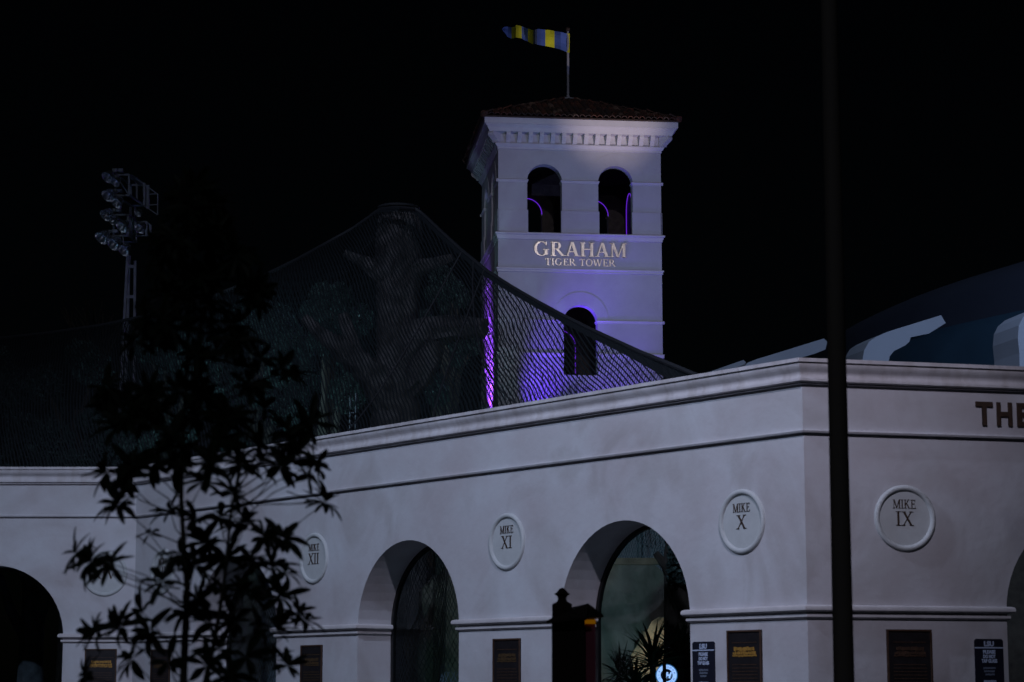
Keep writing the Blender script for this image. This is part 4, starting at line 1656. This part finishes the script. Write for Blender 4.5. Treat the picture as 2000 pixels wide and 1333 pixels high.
# street lighting: the heads of this post and of two added unseen posts, left and right
WHITE = (0.80, 0.86, 1.0)
mb = MB()
mb.box((PX - .05, PY + .55, 17.95), (.5, .9, .2))
part("lamp_head", mb, M_DARKPOLE, lp)
spot("street_light", (PX - .05, PY + .7, 17.8), (0, 48, 6.0), 8600, (0.81, 0.78, 1.0), 66, .7, .25)
spot("street_light", (tx.x - .2, tx.y + .6, tx.z - .25), (2.4, 75, 18.0), 15500, (0.84, 0.78, 0.95), 21, .9, .25)
lp3 = root("lamp_post", "third dark lamp post, added out of the picture on the right to light the arena", "lamp post", loc=(20.5, 64, 0))
mb = MB()
mb.tube([(0, 0, 0), (0, 0, 33.3)], [.11, .07], 14)
mb.build("pole", M_DARKPOLE, lp3, smooth=True)
mb = MB()
mb.box((0, .3, 33.35), (.7, 1.1, .2))
mb.build("lamp_head", M_DARKPOLE, lp3)
spot("street_light", (20.5, 64.4, 33.1), (21, 105, 18), 17500, (0.45, 0.62, 1.0), 66, .6, .25)  # added lamp for the arena ribs and wall, source unseen
L2 = Vector((-14.0, 30, 21))
lp2 = root("lamp_post", "second dark lamp post, added out of the picture on the left to light the wall", "lamp post", loc=(L2.x, L2.y, 0))
mb = MB()
mb.tube([(0, 0, 0), (0, 0, 21.3)], [.11, .07], 14)
mb.build("pole", M_DARKPOLE, lp2, smooth=True)
mb = MB()
mb.box((0.3, .3, 21.35), (.7, 1.1, .2))
mb.build("lamp_head", M_DARKPOLE, lp2)
spot("street_light", L2 + Vector((.3, .3, 0)), (-3, 48, 4.0), 9900, (0.60, 0.72, 1.0), 90, .8, .25)  # added lamp evening out the light on the angled and left wings


# tower floodlights
def flood(name, loc, target, power, color, angle, label, blend=.6, size=.1):
    r = root("floodlight", label, "floodlight", "tower floodlights", loc=loc)
    dv = (Vector(target) - Vector(loc)).normalized()
    Mq = dv.to_track_quat('Z', 'Y').to_matrix().to_4x4()
    mb = MB()
    mb.lathe([(.05, -.22), (.12, -.2), (.16, -.05), (.17, 0), (.155, 0), (.14, -.05), (.02, -.15)], 14, Mq)
    mb.build("housing", M_BLACK, r, smooth=True)
    mb = MB()
    mb.beam((0, 0, -.12), (0, 0, -loc[2]), .04, 8)
    mb.build("stand", M_BLACK, r)
    spot(name, Vector(loc) + dv * .05, target, power, color, angle, blend, size)


def TL(x, y, z):
    return TM @ Vector((x, y, z))


flood("wide_flood", (11.5, 58, 9.0), TL(2.9, 0, 21.6), 3600, (0.36, 0.42, 1.0), 46, "wide cool floodlight aimed at the tower", .8)
flood("narrow_flood", (9.0, 60, 9.5), TL(4.0, -.5, 21.9), 8500, (1.0, 0.80, 0.70), 13, "narrow warm floodlight aimed at the tower cornice", 1.0)
flood("purple_flood", tuple(TL(4.4, -3.6, 8.8)), TL(3.7, 0, 14.0), 620, (0.14, 0.10, 1.0), 62, "purple uplight before the tower front, right", 1.0)
flood("purple_flood", tuple(TL(0.2, -1.5, 9.6)), TL(1.9, 0, 13.0), 3000, (0.15, 0.05, 1.0), 34, "purple uplight before the tower front, left", 1.0)
flood("purple_flood", tuple(TL(3.6, -1.3, 9.4)), TL(4.0, 0, 11.9), 520, (0.20, 0.06, 1.0), 60, "low purple uplight before the tower front, middle", 1.0)
flood("purple_flood", tuple(TL(-2.4, 1.8, 10.0)), TL(0, 2.7, 13.0), 9500, (0.30, 0.07, 1.0), 44, "purple uplight beside the tower's left face", 1.0)
flood("violet_flood", tuple(TL(-3.0, 5.5, 9.6)), TL(-0.3, 3.0, 20.5), 260, (0.40, 0.26, 1.0), 40, "violet uplight aimed at the left cornice", 1.0)
flood("oak_fill", (-9.5, 61.5, 6.9), (-5.5, 69, 11.5), 1500, (0.45, 0.85, 1.0), 110, "cool flood added out of sight to brighten the left oaks", 1.0)  # added fill light for the oak leaves, source unseen
flood("oak_fill", (-.3, 64, 7.2), (-2.2, 71, 12.5), 450, (0.45, 0.85, 1.0), 70, "cool flood added out of sight to brighten the oak right of the moulded trunk", 1.0)  # second added fill, for the right oak
flood("mast_fill", (-21, 62, 9), (at(250, 420, YM).x, YM, at(250, 420, YM).z), 1000, (0.32, 0.42, 1.0), 26, "cool floodlight added out of frame to brighten the lattice mast", 1.0)  # added fill light for the mast, source unseen
# arena and habitat lighting
flood("habitat_flood", tuple(at(1268, 1330, 50.5)), at(1275, 1225, 56), 260, (1.0, 0.62, 0.36), 100, "warm habitat light behind the spiky plants", 1.0)
flood("habitat_flood", tuple(at(1212, 1345, 50)), at(1200, 1160, 58), 460, (0.38, 0.85, 0.90), 110, "teal habitat light inside the brightest arch", 1.0)

# ------------------------------------------------------------------ kiosk in the foreground
YK = 26.0
kc = at(1125, 1333, YK)
ki = root("roofed_kiosk", "dark roofed kiosk with ball finial and amber strip in front of the wall", "kiosk", loc=(kc.x, YK, 0))
sK = YK / F_PX


def kp(x, y, dy=0.0):
    return at(x, y, YK + dy)


def kbox(name, x0, x1, y0, y1, dy0, dy1, m_, floor=False):
    mb = MB()
    a_ = kp(x0, y0, dy0)
    b_ = kp(x1, y1, dy0)
    z0 = 0.12 if floor else b_.z
    mb.box(((a_.x + b_.x) / 2, YK + (dy0 + dy1) / 2, (a_.z + z0) / 2), (b_.x - a_.x, dy1 - dy0, a_.z - z0))
    return part(name, mb, m_, ki)


kbox("body", 1079, 1143, 1211, 1333, 0, .5, M_DARKPOLE, True)
kbox("side_panel", 1143.4, 1163.5, 1219, 1333, .03, .48, M_MAROON, True)
kbox("amber_strip", 1142.2, 1163.5, 1210.5, 1218.6, .0, .50, M_ORANGE)
kbox("chimney_block", 1079, 1117, 1182, 1210, .12, .40, M_DARKPOLE)
mb = MB()
cz = kp(1098, 1177, .26)
mb.lathe([(.125, -.035), (.115, -.02), (.06, 0.01), (.05, .045), (.06, .075), (.088, .095), (.10, .10), (.07, .115), (.05, .14), (.028, .165), (.001, .175)], 16, Matrix.Translation(cz))
part("finial", mb, M_DARKPOLE, ki, smooth=True)
mb = MB()
# gable roof, ridge running back-left
A = kp(1068, 1213, -.12)
Bp = kp(1130, 1208, -.14)
apex_f = kp(1149, 1179, -.05)
eR = kp(1178, 1201, -.02)
apex_b = kp(1110, 1188, .6)
eRb = kp(1150, 1208, .6)
lo = Vector((0, 0, -.03))
for tri in ([A, kp(1146, 1204, -.14), apex_f, apex_b], [apex_f, eR, eRb, apex_b]):
    mb.prism(tri, (0, 0, -.03))
mb.prism([kp(1143, 1208, -.10), kp(1180, 1205, -.02), apex_f + lo * 1.2], (0, .08, 0))
mb.prism([kp(1068, 1216, -.1), kp(1146, 1211, -.12), kp(1149, 1184, -.06), kp(1104, 1196, .0)], (0, .08, 0))
part("gable_roof", mb, M_DARKPOLE, ki)

# ------------------------------------------------------------------ foreground sapling
YS = 15.0
sc_ = YS / F_PX
sap = root("broadleaf_sapling", "dark slender sapling with whorls of strap-shaped leaves in the left foreground", "tree", loc=(at(358, 1333, YS).x, YS, 0))


def sp(x, y, dy=0.0):
    return at(x, y, YS + dy)


mb = MB()
tp = [(356, 1420), (358, 1333), (362, 1230), (366, 1150), (360, 1080), (354, 980), (356, 880), (362, 760), (368, 640), (372, 520), (378, 420), (380, 370)]
pts = [sp(x, y) for x, y in tp]
pts = [Vector((pts[0].x, YS, 0))] + pts
mb.tube(pts, [.034, .030, .027, .024, .022, .018, .015, .014, .012, .010, .008, .006, .004], 10)
part("trunk", mb, M_BARKD, sap, smooth=True)
mb = MB()
p2 = [sp(400, 1420), sp(402, 1333), sp(415, 1270), sp(428, 1200), sp(440, 1120), sp(450, 1010), sp(470, 900), sp(500, 800)]
mb.tube([Vector((p2[0].x, YS, 0))] + p2, [.026, .022, .019, .017, .015, .013, .011, .009, .006], 8)
part("trunk", mb, M_BARKD, sap, smooth=True)
CL = [(240, 935, 11), (228, 985, 12), (262, 905, 10), (205, 925, 8), (180, 1100, 13), (150, 1080, 9), (215, 1100, 9), (235, 1225, 13), (190, 1235, 12), (280, 1195, 8), (292, 1235, 8), (255, 1290, 9), (170, 1320, 8),
      (320, 1135, 6), (335, 1000, 7), (400, 945, 10), (415, 905, 9), (450, 965, 10), (470, 905, 11), (510, 900, 11), (545, 915, 9), (585, 880, 10), (600, 930, 9), (635, 985, 9), (612, 905, 8), (560, 890, 8),
      (430, 1010, 12), (480, 1020, 12), (515, 1045, 10), (548, 1050, 8), (400, 1060, 11), (445, 1090, 13), (490, 1100, 13), (530, 1105, 10), (560, 1120, 7), (375, 1110, 11), (385, 1165, 11), (430, 1155, 13), (475, 1160, 13),
      (515, 1160, 11), (550, 1170, 9), (580, 1195, 8), (600, 1215, 6), (405, 1215, 10), (455, 1215, 10), (500, 1225, 9), (540, 1235, 7), (430, 1270, 9), (480, 1285, 8), (400, 1300, 9), (530, 1290, 6), (560, 1300, 5), (450, 1325, 8),
      (350, 1080, 8), (385, 1010, 9), (340, 905, 7), (300, 900, 8), (376, 880, 8), (330, 1290, 5), (365, 1200, 6), (290, 1040, 3)]
rnd = random.Random(21)
DARK = []
for k in range(74):
    y = rnd.uniform(370, 880)
    half = 30 + (y - 370) / 510 * 205
    x = 385 + rnd.uniform(-half, half) + (y - 370) * .02
    DARK.append((x, y, 9))
SL_ = []
for (l, w_, dr) in ((.185, .056, .05), (.17, .058, .12), (.20, .052, .22), (.14, .050, .0), (.175, .056, .35)):
    mb = MB()
    n = 8
    vs = []
    for k in range(n + 1):
        f_ = k / n
        ww = w_ * max(.05, math.sin(PI * min(1, f_ ** 1.25 * .95 + .03)) ** .65)
        if f_ < .12:
            ww = w_ * .12
        x = l * f_
        z = -dr * l * f_ * f_
        vs += [(x, -ww / 2, z + ww * .22), (x, 0, z), (x, ww / 2, z + ww * .22)]
    fs = []
    for k in range(n):
        for j in (0, 1):
            fs.append((k * 3 + j, k * 3 + j + 1, k * 3 + 3 + j + 1, k * 3 + 3 + j))
    mb.add(vs, fs)
    SL_.append(mb.build("leaf", M_STRAP, mesh_only=True, smooth=True, recalc=False))
rest = MB()
tw = MB()
nleaf = 0


def trunk_pt(y, second):
    src = [(p, q) for p, q in zip(tp, tp[1:])] if not second else [((400, 1420), (402, 1333)), ((402, 1333), (415, 1270)), ((415, 1270), (428, 1200)), ((428, 1200), (440, 1120)), ((440, 1120), (450, 1010)), ((450, 1010), (470, 900)), ((470, 900), (500, 800))]
    for p, q in src:
        if q[1] <= y <= p[1]:
            f_ = (y - p[1]) / (q[1] - p[1])
            return p[0] + (q[0] - p[0]) * f_
    return src[-1][1][0] if y < src[-1][1][1] else src[0][0][0]


for ci, (x, y, nl) in enumerate(CL + DARK):
    dy = rnd.uniform(-.45, .45)
    c = sp(x + rnd.uniform(-4, 4), y + rnd.uniform(-4, 4), dy)
    second = x > 405 and y > 820
    ty = min(y + 40 + abs(x - 370) * .28, 1400)
    a_ = sp(trunk_pt(ty, second), ty)
    mid = a_.lerp(c, .55) + Vector((0, 0, -.05 * (1 if rnd.random() < .6 else -1)))
    tw.tube([a_, mid, c], [.006, .0045, .003], 5)
    base_dir = (c - mid).normalized()
    wax = Vector((rnd.gauss(0, .3), -.55 + rnd.gauss(0, .35), .45 + rnd.gauss(0, .25)))
    for k in range(int(nl * 1.5) + rnd.randint(0, 4)):
        az = 2 * PI * k / nl * 1.02 + rnd.uniform(-.3, .3)
        el = rnd.uniform(-.45, .95)
        # whorl axis: outward from the stem, tipped up a little
        axis = (base_dir * .8 + wax).normalized()
        ux = axis.orthogonal().normalized()
        uy = axis.cross(ux)
        d_ = (ux * math.cos(az) + uy * math.sin(az)) * math.cos(el) + axis * math.sin(el)
        d_ = (d_ + Vector((0, 0, -.12))).normalized()
        zz = (axis - d_ * axis.dot(d_)).normalized()
        yy = zz.cross(d_)
        s_ = rnd.uniform(.62, 1.15)
        Mx = Matrix(((d_.x, yy.x, zz.x, c.x), (d_.y, yy.y, zz.y, c.y), (d_.z, yy.z, zz.z, c.z), (0, 0, 0, 1))) @ Matrix.Scale(s_, 4) @ Matrix.Translation((.008, 0, 0))
        me = rnd.choice(SL_)
        if ci < len(CL) and (k % 2 == 0) and nleaf < 292:
            o = link("leaf", me, sap)
            o.matrix_local = Matrix.Translation(-Vector(sap.location)) @ Mx
            nleaf += 1
        else:
            rest.add([Mx @ v.co for v in me.vertices], [tuple(p.vertices) for p in me.polygons])
part("foliage", rest, M_STRAP, sap, smooth=True, kind="stuff", recalc=False)
for (a_, b_, c_) in (((266, 1045), (310, 1080), (352, 1135)), ((300, 955), (330, 975), (352, 1005)), ((215, 1115), (280, 1140), (352, 1150)), ((310, 1115), (300, 1130), (322, 1070)), ((290, 1135), (330, 1115), (352, 1110)),
                     ((500, 985), (560, 985), (620, 982)), ((560, 960), (600, 975), (640, 985))):
    tw.tube([sp(*a_), sp(*b_), sp(*c_)], [.0045, .005, .006], 5)
part("twigs", tw, M_BARKD, sap, kind="stuff")
